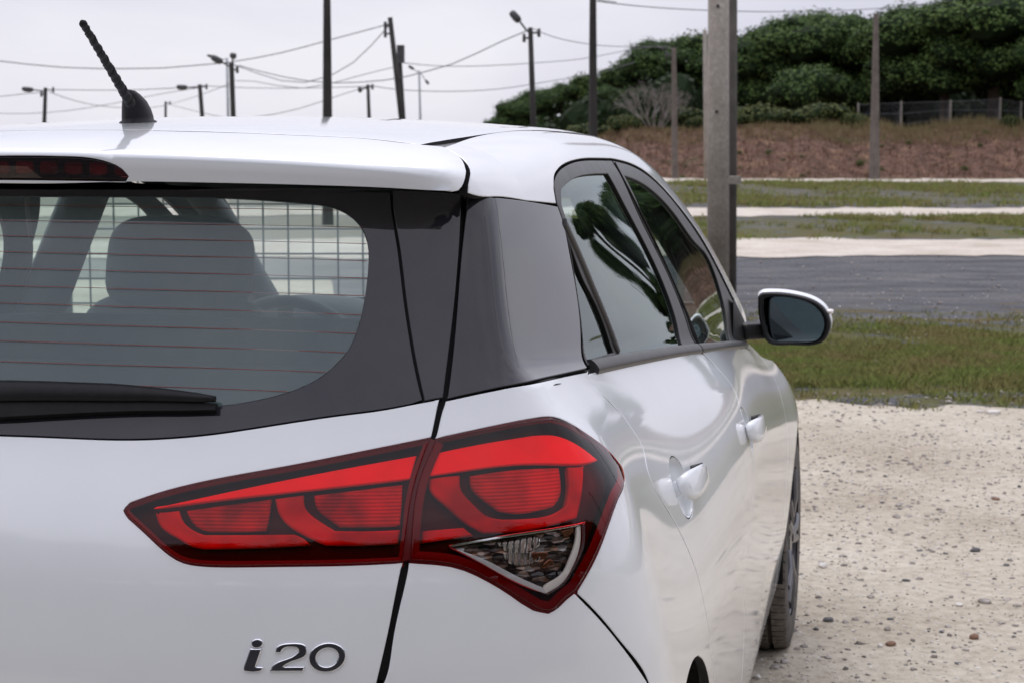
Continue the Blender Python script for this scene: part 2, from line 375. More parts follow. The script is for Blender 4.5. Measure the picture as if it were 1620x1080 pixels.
def panel(name,segs,chart,m,parent,kind=0,step=.012,grid=None,holes=(),inset=.0016,bev=.0012,depth=.012,off=0.,back=None,rimm=None,sym=False,bevrim=False,warp=None):
    ch=CH[chart]; S2=[ch.to2(np.array(s_)) for s_ in segs]
    if sym:
        if abs(S2[0][0][0])<.2: S2[0][0][0]=0
        S2=S2+[np.array(s_)[::-1]*np.array([-1,1]) for s_ in S2[::-1]]
    ring=resample(S2,step); H=[offs(resample([ch.to2(np.array(s_)) for s_ in h],step),-inset) for h in holes]
    ring=offs(ring,inset); rings=[ring]+H; inner=[offs(ring,bev)]+[offs(h,-bev) for h in H]
    g=grid or step; lo,hi=ring.min(0),ring.max(0)
    xs=np.arange(lo[0]+g/2,hi[0],g); ys=np.arange(lo[1]+g/2,hi[1],g*.9)
    G=np.array([(x+(g/2 if j%2 else 0),y) for j,y in enumerate(ys) for x in xs]).reshape(-1,2)
    if len(G):
        k=inpoly(G,offs(ring,g*.45)); 
        for h in H: k&=~inpoly(G,offs(h,-g*.45))
        # keep clear of the rings
        G=G[k]
        B=np.concatenate(inner); 
        if len(G):
            keep=np.ones(len(G),bool)
            for i in range(0,len(G),2000):
                dd=np.min(np.abs(G[i:i+2000,None,:]-B[None]).max(-1),1); keep[i:i+2000]=dd>g*.4
            G=G[keep]
    allv=np.concatenate(inner+[G]) if len(G) else np.concatenate(inner)
    ed=[];n0=0
    for r in inner:
        n=len(r); ed+=[(n0+i,n0+(i+1)%n) for i in range(n)]; n0+=n
    vo,_,fo,ov,_,_=delaunay_2d_cdt([Vector(v) for v in allv],ed,[],0,1e-7)
    Q=np.array([tuple(v) for v in vo]); F_=np.array([tuple(f) for f in fo])
    cen=Q[F_].mean(1); k=inpoly(cen,inner[0])
    for h in inner[1:]: k&=~inpoly(cen,h)
    F_=F_[k]; mp={}
    for o_i,l in enumerate(ov):
        for q in l: mp[q]=o_i
    P=ch.up(Q,kind); Nn=normal(P,kind); P=P+Nn*off
    if warp is not None: P=warp(P)
    a,b,c=P[F_[:,0]],P[F_[:,1]],P[F_[:,2]]; fl=np.einsum('ij,ij->i',np.cross(b-a,c-a),Nn[F_[:,0]])<0
    F_[fl]=F_[fl][:,::-1]
    V=list(P); NN=list(Nn); FF=[tuple(f) for f in F_]; MI=[0]*len(FF); n0=0
    for r,r_in in zip(rings,inner):
        n=len(r); P1=ch.up(r,kind); N1=normal(P1,kind); P1=P1+N1*off
        if warp is not None: P1=warp(P1)
        P0=np.array([V[mp[n0+i]] for i in range(n)])
        outw=P1-P0; outw-=N1*np.einsum('ij,ij->i',outw,N1)[:,None]; outw/=np.maximum(np.linalg.norm(outw,axis=1,keepdims=True),1e-9)
        b0=len(V); V+=list(P1-N1*bev); nb=outw*.85+N1*.5; nb/=np.linalg.norm(nb,axis=1,keepdims=True); NN+=list(nb)
        b1=len(V); V+=list(P1-N1*bev); NN+=list(outw)
        b2=len(V); V+=list(P1-N1*depth); NN+=list(outw)
        for i in range(n):
            j=(i+1)%n; i0,j0=mp[n0+i],mp[n0+j]
            for f,mi in (((i0,b0+i,b0+j,j0),0),((b1+i,b2+i,b2+j,b1+j),1)):
                pa,pb,pc=np.array(V[f[0]]),np.array(V[f[1]]),np.array(V[f[3]])
                want=(nb[i] if mi==0 else outw[i])
                if np.dot(np.cross(pb-pa,pc-pa),want)<0: f=f[::-1]
                FF.append(f); MI.append(1 if bevrim else mi)
        n0+=n
    if back is not None:
        nb=len(V); V+=list(P-Nn*depth); NN+=list(-Nn); FF+=[(nb+f[0],nb+f[2],nb+f[1]) for f in F_]; MI+=[2]*len(F_)
    o=mesh(name,V,FF,parent,[m,rimm or dark]+([back] if back is not None else []),mi=MI,nrm=NN)
    return o
def mirror(o,parent=None):
    me=o.data; me2=me.copy(); n=len(me.vertices); co=np.empty(n*3); me.vertices.foreach_get('co',co); co=co.reshape(-1,3)
    nr=np.empty(len(me.loops)*3); me.corner_normals.foreach_get('vector',nr); nr=nr.reshape(-1,3)
    co2=co.copy(); co2[:,0]*=-1; polys=[list(p.vertices)[::-1] for p in me.polygons]
    me2=bpy.data.meshes.new(me.name); me2.from_pydata(co2.tolist(),[],polys); me2.update(); me2.shade_smooth()
    mi=np.empty(len(me.polygons),np.int32); me.polygons.foreach_get('material_index',mi)
    for q in me.materials: me2.materials.append(q)
    me2.polygons.foreach_set('material_index',mi)
    ln=[]
    for p in me.polygons:
        for li in list(p.loop_indices)[::-1]: v=nr[li]; ln.append((-v[0],v[1],v[2]))
    me2.normals_split_custom_set(ln)
    c=bpy.data.objects.new(o.name.split('.')[0],me2); COL.objects.link(c)
    c.parent=parent or o.parent; c.location=o.location; c.location.x=-o.location.x
    if o.parent is not None and o.parent.parent is None: c.location=o.location
    for ch_ in o.children: mirror(ch_,c)
    return c
def strip(name,P,wid,m,parent,kind=0,off=.004,thick=.008,taper=0,cross=None,smooth=False):
    """moulding: cross-section w x thick swept along skin points"""
    P=smoothseg(np.array(P),.02); Nn=normal(P,kind); mb=MB(); V=[];n=len(P)
    prof=[(-.5,-1),(-.5,.1),(-.38,.75),(-.15,1),(.15,1),(.38,.75),(.5,.1),(.5,-1)]
    for i in range(n):
        t=P[min(i+1,n-1)]-P[max(i-1,0)]; t/=np.linalg.norm(t); s_=np.cross(Nn[i],t); s_/=np.linalg.norm(s_)
        w_=wid[0]+(wid[1]-wid[0])*i/(n-1) if hasattr(wid,'__len__') else wid
        for a,b in prof: V.append(P[i]+s_*a*w_+Nn[i]*(off if b>0 else 0)*(b if b>0 else 1)-(Nn[i]*thick if b<0 else 0))
    k=len(prof); Fc=[(i*k+j,i*k+(j+1)%k,(i+1)*k+(j+1)%k,(i+1)*k+j) for i in range(n-1) for j in range(k)]
    Fc+=[tuple(range(k))[::-1],tuple((n-1)*k+j for j in range(k))]
    o=mesh(name,V,Fc,parent,m); autosmooth(o,50); return o
# ================================================================ THE CAR
car=tag(empty('parked_car',(0,2.0,0)),'white five-door hatchback seen close from behind its right rear corner, parked on the gravel','car')
FRONT_SEGS=None
def P3(*a): return [np.array(p,float) for p in a]
k0=lambda *L_: px3(L_,0)
k1=lambda *L_: px3(L_,1)
# --- tail panel
gb=[(225,694),(259,692.5),(333,686),(410,675),(481,664),(545,655),(600,648),(667,635.5),(696,630)]
g3=px3(gb,0); g3=[np.array([0,g3[0][1],g3[0][2]]),np.array([.12,0,g3[0][2]])]+g3[0:]
g3[1][1]=.15
gapL_top=k0((696,630),(690,660),(684,689)); gapL_low=k0((638,888),(626,946),(611,1020),(597,1079))
lampi_top=k0((681,693),(580,713.5),(447,739.5),(313,764.5),(240,784),(206,796))
lampi_tip=k0((206,796),(198,801),(196.5,806),(200,813),(204,818))
lampi_bot=k0((204,818),(238,849),(271,878),(290,888),(308,892),(347,894.5),(430,894),(513,893),(580,891),(639,888))
low=gapL_low[-1]
tail=[g3,gapL_top,lampi_top,lampi_tip,lampi_bot,gapL_low,P3(low,(low[0]-.02,.1,.715)),P3((low[0]-.02,.1,.715),(.3,0,.70),(0,0,.70))]
# symmetric outline: right half from centre-top to centre-bottom, then mirrored
tailgate=panel('tailgate',tail,'rear',white,car,sym=True,step=.009,grid=.012,back=interior,depth=.014,inset=.0012)
# rear window: black-edged glass, the clear part and the printed border
gtop=[(0,284),(204,287),(400,298),(560,301),(618,303)]
gl_r=k0((618,303),(620.5,330),(629,387),(640,476),(649,535.5),(657,580),(669,632))
gl_b=px3(gb[:-1][::-1],0); gl_b=gl_b+[np.array([.1,0,gl_b[-1][2]]),np.array([0,0,gl_b[-1][2]])]
gt=px3(gtop,0)[1:]; gl_t=[np.array([0,0,gt[0][2]+.002])]+gt
clear=[(60,311),(150,310.5),(250,311),(330,312),(400,315),(480,321),(526,328),(555,343),(574,366),(582,402),(581,430),(578,458),(567,513),(552,550),(533,573),(505,596),(463,616),(407,631),(348,640),(270,645),(225,646)]
cl=px3(clear[1:],0); cl=[np.array([0,0,cl[0][2]])]+cl+[np.array([.1,0,cl[-1][2]]),np.array([0,0,cl[-1][2]])]
cl=[cl]
clm=[np.array(cl[0])]; full=[np.concatenate([clm[0],(clm[0]*np.array([-1,1,1]))[::-1][1:-1]])]
frame=panel('window_frit_border',[gl_t,gl_r,gl_b],'rear',frit,car,sym=True,step=.012,holes=[full],off=-.002,inset=.0008,bev=.0008,depth=.005,back=dark,rimm=frit)
glass=panel('rear_window',cl,'rear',rearglass,car,sym=True,step=.012,off=-.0022,inset=-.0006,bev=.0004,depth=.0008,rimm=frit)
for i,(yl,yr,xr) in enumerate([(324,332.6,533),(348.5,359.6,574),(372.6,385.6,580),(397.8,412.6,581),(423.7,440,581),(451.5,468,577),(479,498,572),(509,527,564),(538.5,557,547),(571,588,516),(602,618.5,455)]):
    P=px3([(0,yl),(xr*.5,yl+(yr-yl)*.47),(xr,yr)],0); P=np.array([[-P[1][0],P[1][1],P[1][2]]]+[list(p) for p in P]); P[0,2]=P[1,2]
    P=CH['rear'].up(P[:,[0,2]],0); q=smoothseg(P,.02); nn=normal(q); V=[];
    up=np.array([0,.3,.95]); 
    for a,b in zip(q,nn): V+= [a-b*.0005+up*.0004,a-b*.0005-up*.0004]
    mesh('heater_line',V,[(2*j,2*j+1,2*j+3,2*j+2) for j in range(len(q)-1)],glass,heater)
for o in glass.children: o.location=(0,0,0)
# side trims of the rear window (gloss black)
tr=[k0((621,301),(660,302),(731,306)),k0((731,306),(729,350),(726,402),(718.5,487),(708,575),(701,629)),k0((698,629),(671,634.5)),k0((671,634.5),(659,580),(651,535.5),(642,476),(631,387),(622,330),(621,301))]
sidetrim=panel('rear_window_side_trim',tr,'rear',gloss,car,step=.010,off=.001,depth=.012,inset=.0005,back=dark)
# black corner pillar trim
cp=[k0((739,305),(744,306),(781,312)),k0((781,312),(800,313.5),(840,319),(876,325)),
    k0((882,326),(892.6,358),(900,395),(907,432),(917,500),(930,582)),k0((930,582),(890,591),(850,600),(780,615),(706,631)),
    k0((706,631),(713,580),(722,487),(729,402),(735,350),(739,305))]
pillar=panel('corner_pillar_trim',cp,'cap',gloss,car,kind=0,step=.009,off=.0,depth=.012,back=dark,inset=.0008)
# --- spoiler
sl=[(150,289.2),(204,290.5),(300,291.5),(400,293.5),(500,296),(622,300.5),(690,304),(716,306)]
sL=k1(*sl[1:]); sL=[np.array([0,.19,sL[0][2]]),np.array([.1,.19,sL[0][2]])]+sL
sR=k1((716,306),(728,303.5),(734,297),(739,285),(740.5,273)); sR2=k1((740.5,273),(736,259),(720,242),(701,232.5))
sT=k1((701,232.5),(663,229),(574,219.5),(481,215),(400,211.5),(296,208.5)); sT=sT+[np.array([.05,.45,sT[-1][2]]),np.array([0,.45,sT[-1][2]])]
chl=px3([(30,249),(100,250),(150,254),(178,262),(195,272),(202,280),(203,284),(196,285.6),(120,285.3)],1)
ch_t=[np.array([0,chl[0][1]-.002,chl[0][2]])]+chl[:6]; ch_b=[chl[6]]+chl[7:]+[np.array([0,0,chl[-1][2]])]
def msym(L_): a=np.array(L_); return a
half=np.array(ch_t+ch_b); _mx=np.array([-1,1,1]); _tf=np.concatenate([(np.array(ch_t)[1:]*_mx)[::-1],np.array(ch_t)]); _zb=float(np.array(ch_b)[2,2]); _bf=np.array([(q,.2,_zb) for q in np.linspace(_tf[-1][0]-.004,-_tf[-1][0]+.004,9)]); _co=np.array([_tf[-1],_bf[0]]); _co2=np.array([_bf[-1],_tf[0]]); chs=[_tf,_bf]; hole=chs
spo=panel('roof_spoiler',[sL,sR,sR2,sT],'spo',white,car,kind=1,sym=True,step=.008,grid=.010,holes=[hole],depth=.02,inset=.0016,back=dark,bev=.0003)
sto=panel('high_stop_lamp',chs,'spo',lensdark,car,kind=1,step=.008,off=-.001,depth=.004,inset=-.0006,rimm=reddeep)
bk=panel('lamp_housing',chs,'spo',blackred,sto,kind=1,step=.008,off=-.014,depth=.003,inset=0); bk.location=(0,0,0)
for x0 in np.arange(-.19,.19,.0335):
    c=CH['spo'].up(np.array([[x0+.012,.35*math.atan2(1.392-1.25,.6-.2)]]),1)[0]
    o=superell('stop_lamp_cell',c+np.array([0,.012,0]),(.0125,.004,.009),.5,.5,parent=sto,m=redcell,n=14); o.location=(0,0,0)
# underside of the spoiler and shadow gap
mb=MB(); xs=np.linspace(-.60,.60,41); V=[]
for x in xs:
    a=R2y(np.array(x),np.array(1.37)); 
    V+=[(x,float(a)+.006,1.3668),(x,float(a)+.03,1.3675),(x,float(Ry(x,1.362))+.03,1.368)]
mesh('spoiler_underside',V,[(3*i+j,3*i+3+j,3*i+4+j,3*i+1+j) for i in range(40) for j in range(2)],car,white,True)
# --- side rail over the doors, roof, ditch
frame_px=[(880,322),(876.5,300),(876.7,286.7),(881.5,271),(894,259.5),(908,254),(924,251),(946,250.5),(968,251),(998,258.5),(1024,273),(1057,304.5),(1087,341.5),(1117,386),(1146,441),(1168,486),(1181,514)]
fr3=px3(frame_px,1)
ditchR=[(701,233.5),(737,220.5),(767,213)]
d3=px3(ditchR,1)
railtop=[d3[0],d3[1],d3[2]]+P3((.535,1.3,0),(.532,1.7,0),(.532,2.0,0),(.545,2.2,0),(.572,2.4,0),(.60,2.6,0),(.632,2.8,0),(.672,3.0,0))
for i in range(3,len(railtop)):
    railtop[i]=CH['roof'].up(np.array([[railtop[i][0],railtop[i][1]]]),1)[0]
rl=[k1((740,306),(744,307.5),(781,312.5),(830,318),(880,323)),fr3[1:9],fr3[8:],[fr3[-1],railtop[-1]],railtop[::-1],k1((701,233.5),(720.5,243),(738,258),(744.5,272),(741,293),(739.5,305))]
rail=panel('roof_side_rail',rl,'cap',white,car,kind=1,step=.011,grid=.014,depth=.014,back=interior,inset=.001)
edL=px3([(663,230),(700,223),(755,212)],1)
rt=[np.array([0,.452,1.44]),np.array([.1,.452,1.44])]+k1((400,211),(481,214.5),(574,219),(663,229.5))
re=[edL[0],edL[1]]+P3((.522,.95,0),(.526,1.3,0),(.524,1.7,0),(.524,2.0,0),(.530,2.16,0))
roof=panel('roof_panel',[rt,re,P3((.53,2.16,0),(.3,2.23,0),(0,2.25,0))],'roof',white,car,kind=1,sym=True,step=.016,grid=.026,depth=.012,back=intplast,inset=.0016,bev=.0003)
dl=[(d3[0]+edL[0])/2]+[(railtop[i]+np.array([-.012,0,0])) for i in (1,2)]+[railtop[i]+np.array([-.006,0,0]) for i in (3,4,5,6)]
strip('roof_ditch_moulding',dl,(.045,.02),satin,car,kind=1,off=-.004,thick=.006)
ws=panel('windscreen',[P3((0,2.27,0),(.3,2.25,0),(.53,2.18,0)),P3((.53,2.18,0),(.56,2.4,0),(.592,2.6,0),(.626,2.8,0),(.665,3.0,0)),P3((.665,3.0,0),(.4,3.11,0),(0,3.16,0))],'roof',wsglass,car,kind=1,sym=True,step=.02,grid=.035,inset=0,depth=.003,off=-.002)
hood=panel('bonnet',[P3((0,3.17,0),(.4,3.12,0),(.67,3.02,0)),P3((.67,3.02,0),(.69,3.25,0),(.66,3.6,0),(.60,3.85,0)),P3((.60,3.85,0),(.3,3.94,0),(0,3.97,0))],'roof',white,car,kind=1,sym=True,step=.03,grid=.04)
# --- lower flank panels
seamD=[(931,592),(953,622.6),(986.7,658.7),(1004,684),(1015.6,704),(1021,726),(1026,748),(1040,778),(1059,810),(1077,843),(1092.6,878),(1104,911),(1112,945),(1119,981),(1124,1017),(1127.5,1050)]
sD=px3(seamD,1); sD=sD+P3((.857,1.035,.47),(.853,1.05,.38),(.835,1.055,.275))
seamB=[(1107,556),(1114,560),(1138,585),(1160,613),(1168,634),(1174,656),(1183,685),(1189,714),(1191.5,745),(1191.5,777),(1189.5,815),(1186.5,849),(1182,890),(1179,921),(1177,993),(1174,1065)]
sB=px3(seamB,1); sB=sB+P3((.845,1.60,.31),(.83,1.60,.275))
seamA=[(1185,548),(1200,560),(1218,584),(1229,606),(1237,632),(1243,660),(1246,690),(1246,735),(1243,777),(1241,813),(1237,849),(1232,884)]
sA=[p for p in px3(seamA,1)]; sA=sA+P3((.828,2.74,.275))
sA[0]=np.array([.755,2.55,.945])
def arc(cy,r,a0,a1,n,x=.86): return P3(*[(x,cy+r*math.cos(math.radians(a)),.315+r*math.sin(math.radians(a))) for a in np.linspace(a0,a1,n)])
beltR=k1((933,588.5),(970,580),(1013,571.5),(1050,564),(1105.6,556)); beltF=k1((1107,556),(1140,552),(1180,549.5))
bs=px3([(1025,1077)],0)[0]
quarter=[k0((687,694),(691,679),(698,650),(704,633.5)),k0((704,633.5),(780,617),(850,603),(895,593.5),(931,586.5)),sD,
  P3((.835,1.05,.275),(.84,1.0,.275)),arc(.655,.352,2,136,22),
  [np.array([.86,.40,.56]),(bs+np.array([.86,.38,.62]))/2,bs]+k0((987,1022),(948,975),(912,939)),
  k0((912,933),(938,888),(959.5,836),(979,784),(985.5,748),(983,739)),k0((983,739),(972,724),(955,706.5),(926,684.5),(905,671),(893,665),(870,659.3),(848,661.5),(760,678.5),(687,694))]
quarterp=panel('quarter_panel',quarter,'cap',white,car,kind=0,step=.009,grid=.012,depth=.014,back=interior,inset=.0014)
bump_o=[k0((646,889),(685,891.5),(722,897),(759,911.5),(815,945),(848,965.5),(867,969),(885,956),(909,937)),k0((909,937),(948,976),(987,1023))+[bs],
  [bs,(bs+np.array([.86,.38,.62]))/2,np.array([.86,.40,.56])],arc(.655,.352,136,178,8),P3((.84,.30,.29),(.70,.12,.22),(.4,.04,.20),(0,.03,.20)),P3((0,0,.20),(0,0,.695)),P3((0,0,.695),(.3,0,.695),(low[0]-.018,.1,.71)),
  [np.array([low[0]-.012,.1,.713])]+k0((606,1079),(619,1020),(634,946),(646,889))]
bumper=panel('rear_bumper',bump_o,'cap',white,car,kind=0,step=.012,grid=.02,depth=.014,back=dark,inset=.001)
hR=dict(c=k1((1080,768))[0],r=(.066,.047)); hF=dict(c=k1((1184,681))[0],r=(.066,.047))
def cupring(h,n=26,k=1.):
    c=h['c']; return [np.array([.8,c[1]-.010+h['r'][0]*k*math.cos(a),c[2]+h['r'][1]*k*math.sin(a)]) for a in np.linspace(0,2*math.pi,n,endpoint=False)]
def tocap(L_): # push (y,z) points on to the flank
    L_=np.array(L_); O=np.stack([L_[:,0]*0+1.3,L_[:,1],L_[:,2]],-1); P,ok=march(O,np.tile([-1.,0,0],(len(L_),1)),1,0,1.1,60); return list(P)
sD_rev=sD[::-1]
rdoor=panel('rear_door',[beltR,sB[1:],P3(sB[-1],(.835,1.3,.275),sD[-1]),sD_rev+[beltR[0]]],'cap',white,car,kind=1,step=.011,grid=.014,holes=[[np.array(tocap(cupring(hR))+tocap(cupring(hR))[:1])]],depth=.014,back=interior,inset=.0018)
fdoor=panel('front_door',[beltF,sA[1:],P3(sA[-1],(.835,2.1,.275),sB[-1]),sB[::-1]+[beltF[0]]],'cap',white,car,kind=1,step=.014,grid=.018,holes=[[np.array(tocap(cupring(hF))+tocap(cupring(hF))[:1])]],depth=.014,back=interior,inset=.0016)
fend=[[sA[0],np.array([.74,2.8,.90]),np.array([.70,3.02,.88])],P3((.70,3.02,.88),(.72,3.25,.80),(.70,3.5,.74),(.68,3.7,.69)),P3((.68,3.7,.69),(.70,3.72,.5),(.70,3.7,.3)),P3((.70,3.7,.3),(.80,3.6,.3)),arc(3.225,.352,2,172,26),P3((.83,2.85,.275),sA[-1]),sA[::-1]]
fender=panel('front_wing',fend,'cap',white,car,kind=1,step=.02,grid=.026,depth=.02,back=dark,inset=.0016)
# cups and handles
def handle(h,door):
    c=h['c']; n0=normal(np.array([c]),1)[0]; R_=20; V=[];Fc=[]; A=24
    for i in range(7):
        k=math.cos(math.pi/2*i/6); dep=.020*math.sin(math.pi/2*i/6)
        ring=tocap(cupring(h,A,max(k,.02)+.012)); nn=normal(np.array(ring),1)
        V+=[p-q*(dep+.001) for p,q in zip(ring,nn)]
    for i in range(6):
        for j in range(A): Fc.append((i*A+j,(i+1)*A+j,(i+1)*A+(j+1)%A,i*A+(j+1)%A))
    cup=mesh('handle_cup',V,Fc,door,white,True); cup.location=(0,0,0)
    # grip
    ys=np.array([-.062,-.058,-.05,-.036,-.018,.0,.03,.06,.085,.105,.118,.124])+.012; hz=np.array([.004,.012,.018,.0215,.022,.021,.019,.017,.015,.012,.008,.003])
    ou=np.array([.008,.016,.021,.024,.027,.029,.030,.030,.028,.024,.018,.008]); th=np.array([.004,.014,.022,.018,.012,.010,.010,.010,.012,.016,.012,.004])
    V=[];Fc=[];A=16
    for y,z_,o_,t_ in zip(ys,hz,ou,th):
        base=tocap([[0,c[1]+y,c[2]+.004-y*.02]])[0]; nn=normal(np.array([base]),1)[0]; up=np.array([0,0,1.])-nn*nn[2]; up/=np.linalg.norm(up)
        for k in range(A):
            a=2*math.pi*k/A; s_=math.sin(a); cc=math.cos(a)
            V.append(base+up*z_*((abs(s_)**.45)*.85 if s_>0 else -(abs(s_)**.95)*1.3) + nn*(o_-t_*.5+t_*.5*math.copysign(abs(cc)**.7,cc)))
    for i in range(len(ys)-1):
        for k in range(A): Fc.append((i*A+k,i*A+(k+1)%A,(i+1)*A+(k+1)%A,(i+1)*A+k))
    Fc+=[tuple(range(A))[::-1],tuple((len(ys)-1)*A+k for k in range(A))]
    hd=mesh('door_handle',V,Fc,door,white,True); hd.location=(0,0,0)
    # mounts under both ends
    for yy in (-.03,.11):
        b=tocap([[0,c[1]+yy,c[2]+.003]])[0]; nn=normal(np.array([b]),1)[0]
        mb=MB(); mb.tube([b-nn*.02,b+nn*.02],[.013,.012],12); o=mb.build('handle_mount',white if yy<0 else plastic,door,True); o.location=(0,0,0)
handle(hR,rdoor); handle(hF,fdoor)
# --- window frames and side glass
fo=px3([(882.5,322),(879,300),(879,287),(884,273),(896,262),(908,256.5),(924,253.5),(946,253),(967.5,253.5)],1)
gR=[k1((889.8,318),(889,306),(892,297),(900,289),(909,283),(935,276),(963,275)),k1((963,275),(979.6,305),(1016.7,375.6),(1057,464),(1074,520),(1080.5,545)),k1((1080.5,545),(1030,551),(983,559)),k1((983,559),(962,513),(940,459),(918,402),(898,350),(890,325))]
gQ=[k1((892,357),(902.5,384),(924,442),(943,479),(958,516),(972,556)),k1((972,556),(950,562),(931,567)),k1((930,567),(915,482),(905,420),(897,380),(892,357))]
fB=px3([(967.5,253.5),(1000,316),(1040,399),(1080,490),(1104,547)],1)
fr_r=[fo,fB,k1((1104,547),(1060,553),(1013,561),(970,569),(933,577)),k1((931,575),(920,505),(910,437),(895,359),(884,326))]
rframe=panel('rear_door_window_frame',fr_r,'cap',satin,car,kind=1,step=.006,grid=.006,holes=[gR,gQ],off=-.001,depth=.012,inset=.0006,rimm=rubber,back=interior)
rgl=panel('rear_door_window',gR,'cap',sideglass,car,kind=1,step=.012,grid=.016,off=-.006,inset=-.001,depth=.001,bev=.0003,rimm=rubber)
qgl=panel('rear_quarter_light',gQ,'cap',sideglass,car,kind=1,step=.012,grid=.016,off=-.006,inset=-.001,depth=.001,bev=.0003,rimm=rubber)
ff=px3([(970,253.7),(998,261.5),(1024,276.5),(1057,308),(1086,345),(1115,389),(1144,444),(1166,489),(1179,517)],1)
gF=[k1((989,278),(1013,287.5),(1042,309),(1071,342),(1101,383.5),(1130,427.5),(1141,461),(1151,508),(1156.5,538)),k1((1156.5,538),(1130,540.5),(1103,543)),k1((1102,541.5),(1087,501.5),(1057,435),(1020,346),(989,279))]
fr_f=[ff,[ff[-1],np.array([.757,2.56,.962])],k1((1179,541),(1140,544),(1106,548.5)),k1((1106,547),(1082,490),(1042,399),(1002,316),(970,254))]
fframe=panel('front_door_window_frame',fr_f,'cap',satin,car,kind=1,step=.007,grid=.008,holes=[gF],off=-.001,depth=.012,inset=.0006,rimm=rubber,back=interior)
fgl=panel('front_door_window',gF,'cap',sideglass,car,kind=1,step=.014,grid=.02,off=-.006,inset=-.001,depth=.001,bev=.0003,rimm=rubber)
strip('belt_moulding',k1((938,579),(970,572.5),(1013,564.5),(1060,556.5),(1105,551)),(.026,.022),satin,car,kind=1,off=.006)
strip('belt_moulding',k1((1106.5,551),(1140,547),(1180,544.5)),(.022,.018),satin,car,kind=1,off=.006)
strip('window_divider_bar',k1((893,352),(917,405),(940,460),(960,508),(978,556)),.016,satin,car,kind=1,off=.004,thick=.010)
strip('door_edge_seal',k1((972,258),(1003,317),(1044,400),(1084,490),(1107,547)),.005,rubber,car,kind=1,off=.0025,thick=.010)
# seams behind the gaps
def seal(P,wid=.016,dep=.010,kind=0):
    P=smoothseg(np.array(P),.015); Nn=normal(P,kind); V=[];n=len(P)
    for i in range(n):
        t=P[min(i+1,n-1)]-P[max(i-1,0)]; s_=np.cross(Nn[i],t); s_/=np.linalg.norm(s_); V+=[P[i]-Nn[i]*dep+s_*wid/2,P[i]-Nn[i]*dep-s_*wid/2]
    mesh('panel_gap_seal',V,[(2*i,2*i+1,2*i+3,2*i+2) for i in range(n-1)],car,dark)
seal(k0((736,300),(733,350),(727.5,402),(720,487),(711,580),(703,631),(688,690),(663,742),(650,805),(642,885),(628,950),(602,1079)),.03,.011)
seal(sD,.016,.009,1); seal(sB,.016,.009,1); seal(sA[1:],.016,.009,1)
seal(k1((743,306),(744,272),(738,259),(720,242.5),(701,233)),.02,.012,1)
seal([np.array([q,.45,0]) for q in (0,)] and list(CH['roof'].up(np.array([[q,(.447 if q<.3 else .447-.012*(q-.3)/.25)] for q in np.linspace(-.54,.54,30)]),1)),.03,.012,1)
seal(k0((912,936),(948,975),(987,1022.5))+[bs],.014,.008); seal(gl_b[:-2],.02,.009); seal(beltR,.012,.006,1); seal(k0((620,306),(623.5,340),(630,387),(641,476),(650,535.5),(658,580),(670,633)),.014,.006)
seal(k0((706,632),(780,616),(850,601.5),(895,592)),.014,.008)
# --- tail lamps
li=[lampi_top,lampi_tip,lampi_bot,k0((638,886),(644,840),(651,790),(661,750),(681,694))]
def sub(o,p):
    o.parent=p; o.location=(0,0,0); return o
def lampP(name,pix,m,p,off,depth=.008,chart='rear',bev=.0015,step=.005,grid=.014,kind=0,inset=0.):
    o=panel(name,[px3([q for q in s_],kind) for s_ in pix],chart,m,car,kind=kind,step=step,grid=grid,off=off,depth=depth,inset=inset,bev=bev,rimm=m); return sub(o,p)
inner=panel('tail_lamp',li,'rear',lensred,car,kind=0,step=.007,grid=.010,off=.003,depth=.010,inset=.0008,bev=.0018,rimm=reddeep)
sub(panel('lamp_housing',li,'rear',blackred,car,kind=0,step=.010,grid=.016,off=-.022,depth=.003,inset=.001),inner)
G_=lambda *L_: [(180+x/3,640+y/3) for x,y in L_]
lampP('light_bar',[G_((180,488),(500,446),(900,402),(1150,374),(1408,346)),G_((1408,346),(1438,236)),G_((1438,236),(1200,278),(900,334),(700,374),(400,438),(180,486))],redbar,inner,-.004)
lampP('reflector_cell',[G_((335,492),(500,468),(742,436)),G_((742,436),(732,520),(716,592)),G_((716,592),(580,597),(450,597)),G_((450,597),(405,585),(350,528),(335,492))],redcell,inner,-.009,bev=.0030)
lampP('light_guide',[G_((190,502),(250,500),(300,494)),G_((300,494),(312,532),(362,585),(420,612)),G_((420,612),(640,612),(852,610)),G_((852,610),(900,632),(930,662)),G_((930,662),(700,676),(420,682)),G_((420,682),(360,668),(290,628),(205,560),(190,502))],redguide,inner,-.006,bev=.0032,depth=.010)
lampP('reflector_cell',[G_((948,418),(1150,393),(1375,366)),G_((1375,366),(1372,470),(1362,568)),G_((1362,568),(1200,574),(1072,572)),G_((1072,572),(1010,528),(955,470),(948,418))],redcell,inner,-.009,bev=.0030)
lampP('light_guide',[G_((762,437),(830,428),(898,420)),G_((898,420),(902,470),(960,535),(1048,592)),G_((1048,592),(1200,594),(1362,588)),G_((1362,588),(1350,656)),G_((1350,656),(1180,664),(1005,664)),G_((1005,664),(880,605),(780,510),(762,437))],redguide,inner,-.006,bev=.0032,depth=.010)
lo=[k0((689,696),(760,681),(848,664.5),(870,662)),k0((870,662),(893,667.5),(926,687),(955,709),(981,740)),k0((981,740),(983.5,748),(976.5,784),(957,836),(935.5,887),(909.5,932)),k0((909.5,932),(885,953),(874,963),(860,964),(848,960)),k0((848,960),(815,940),(759,907),(722,892.5),(685,887),(648,885)),k0((648,885),(650,857),(654,805),(666,750),(689,696))]
K_=lambda *L_: [(640+x/3.178,640+y/3.178) for x,y in L_]
tri=[K_((225,706),(500,658),(888,600)),K_((888,600),(892,660),(870,760),(830,840),(785,900),(712,948)),K_((712,948),(640,920),(440,822),(225,706))]
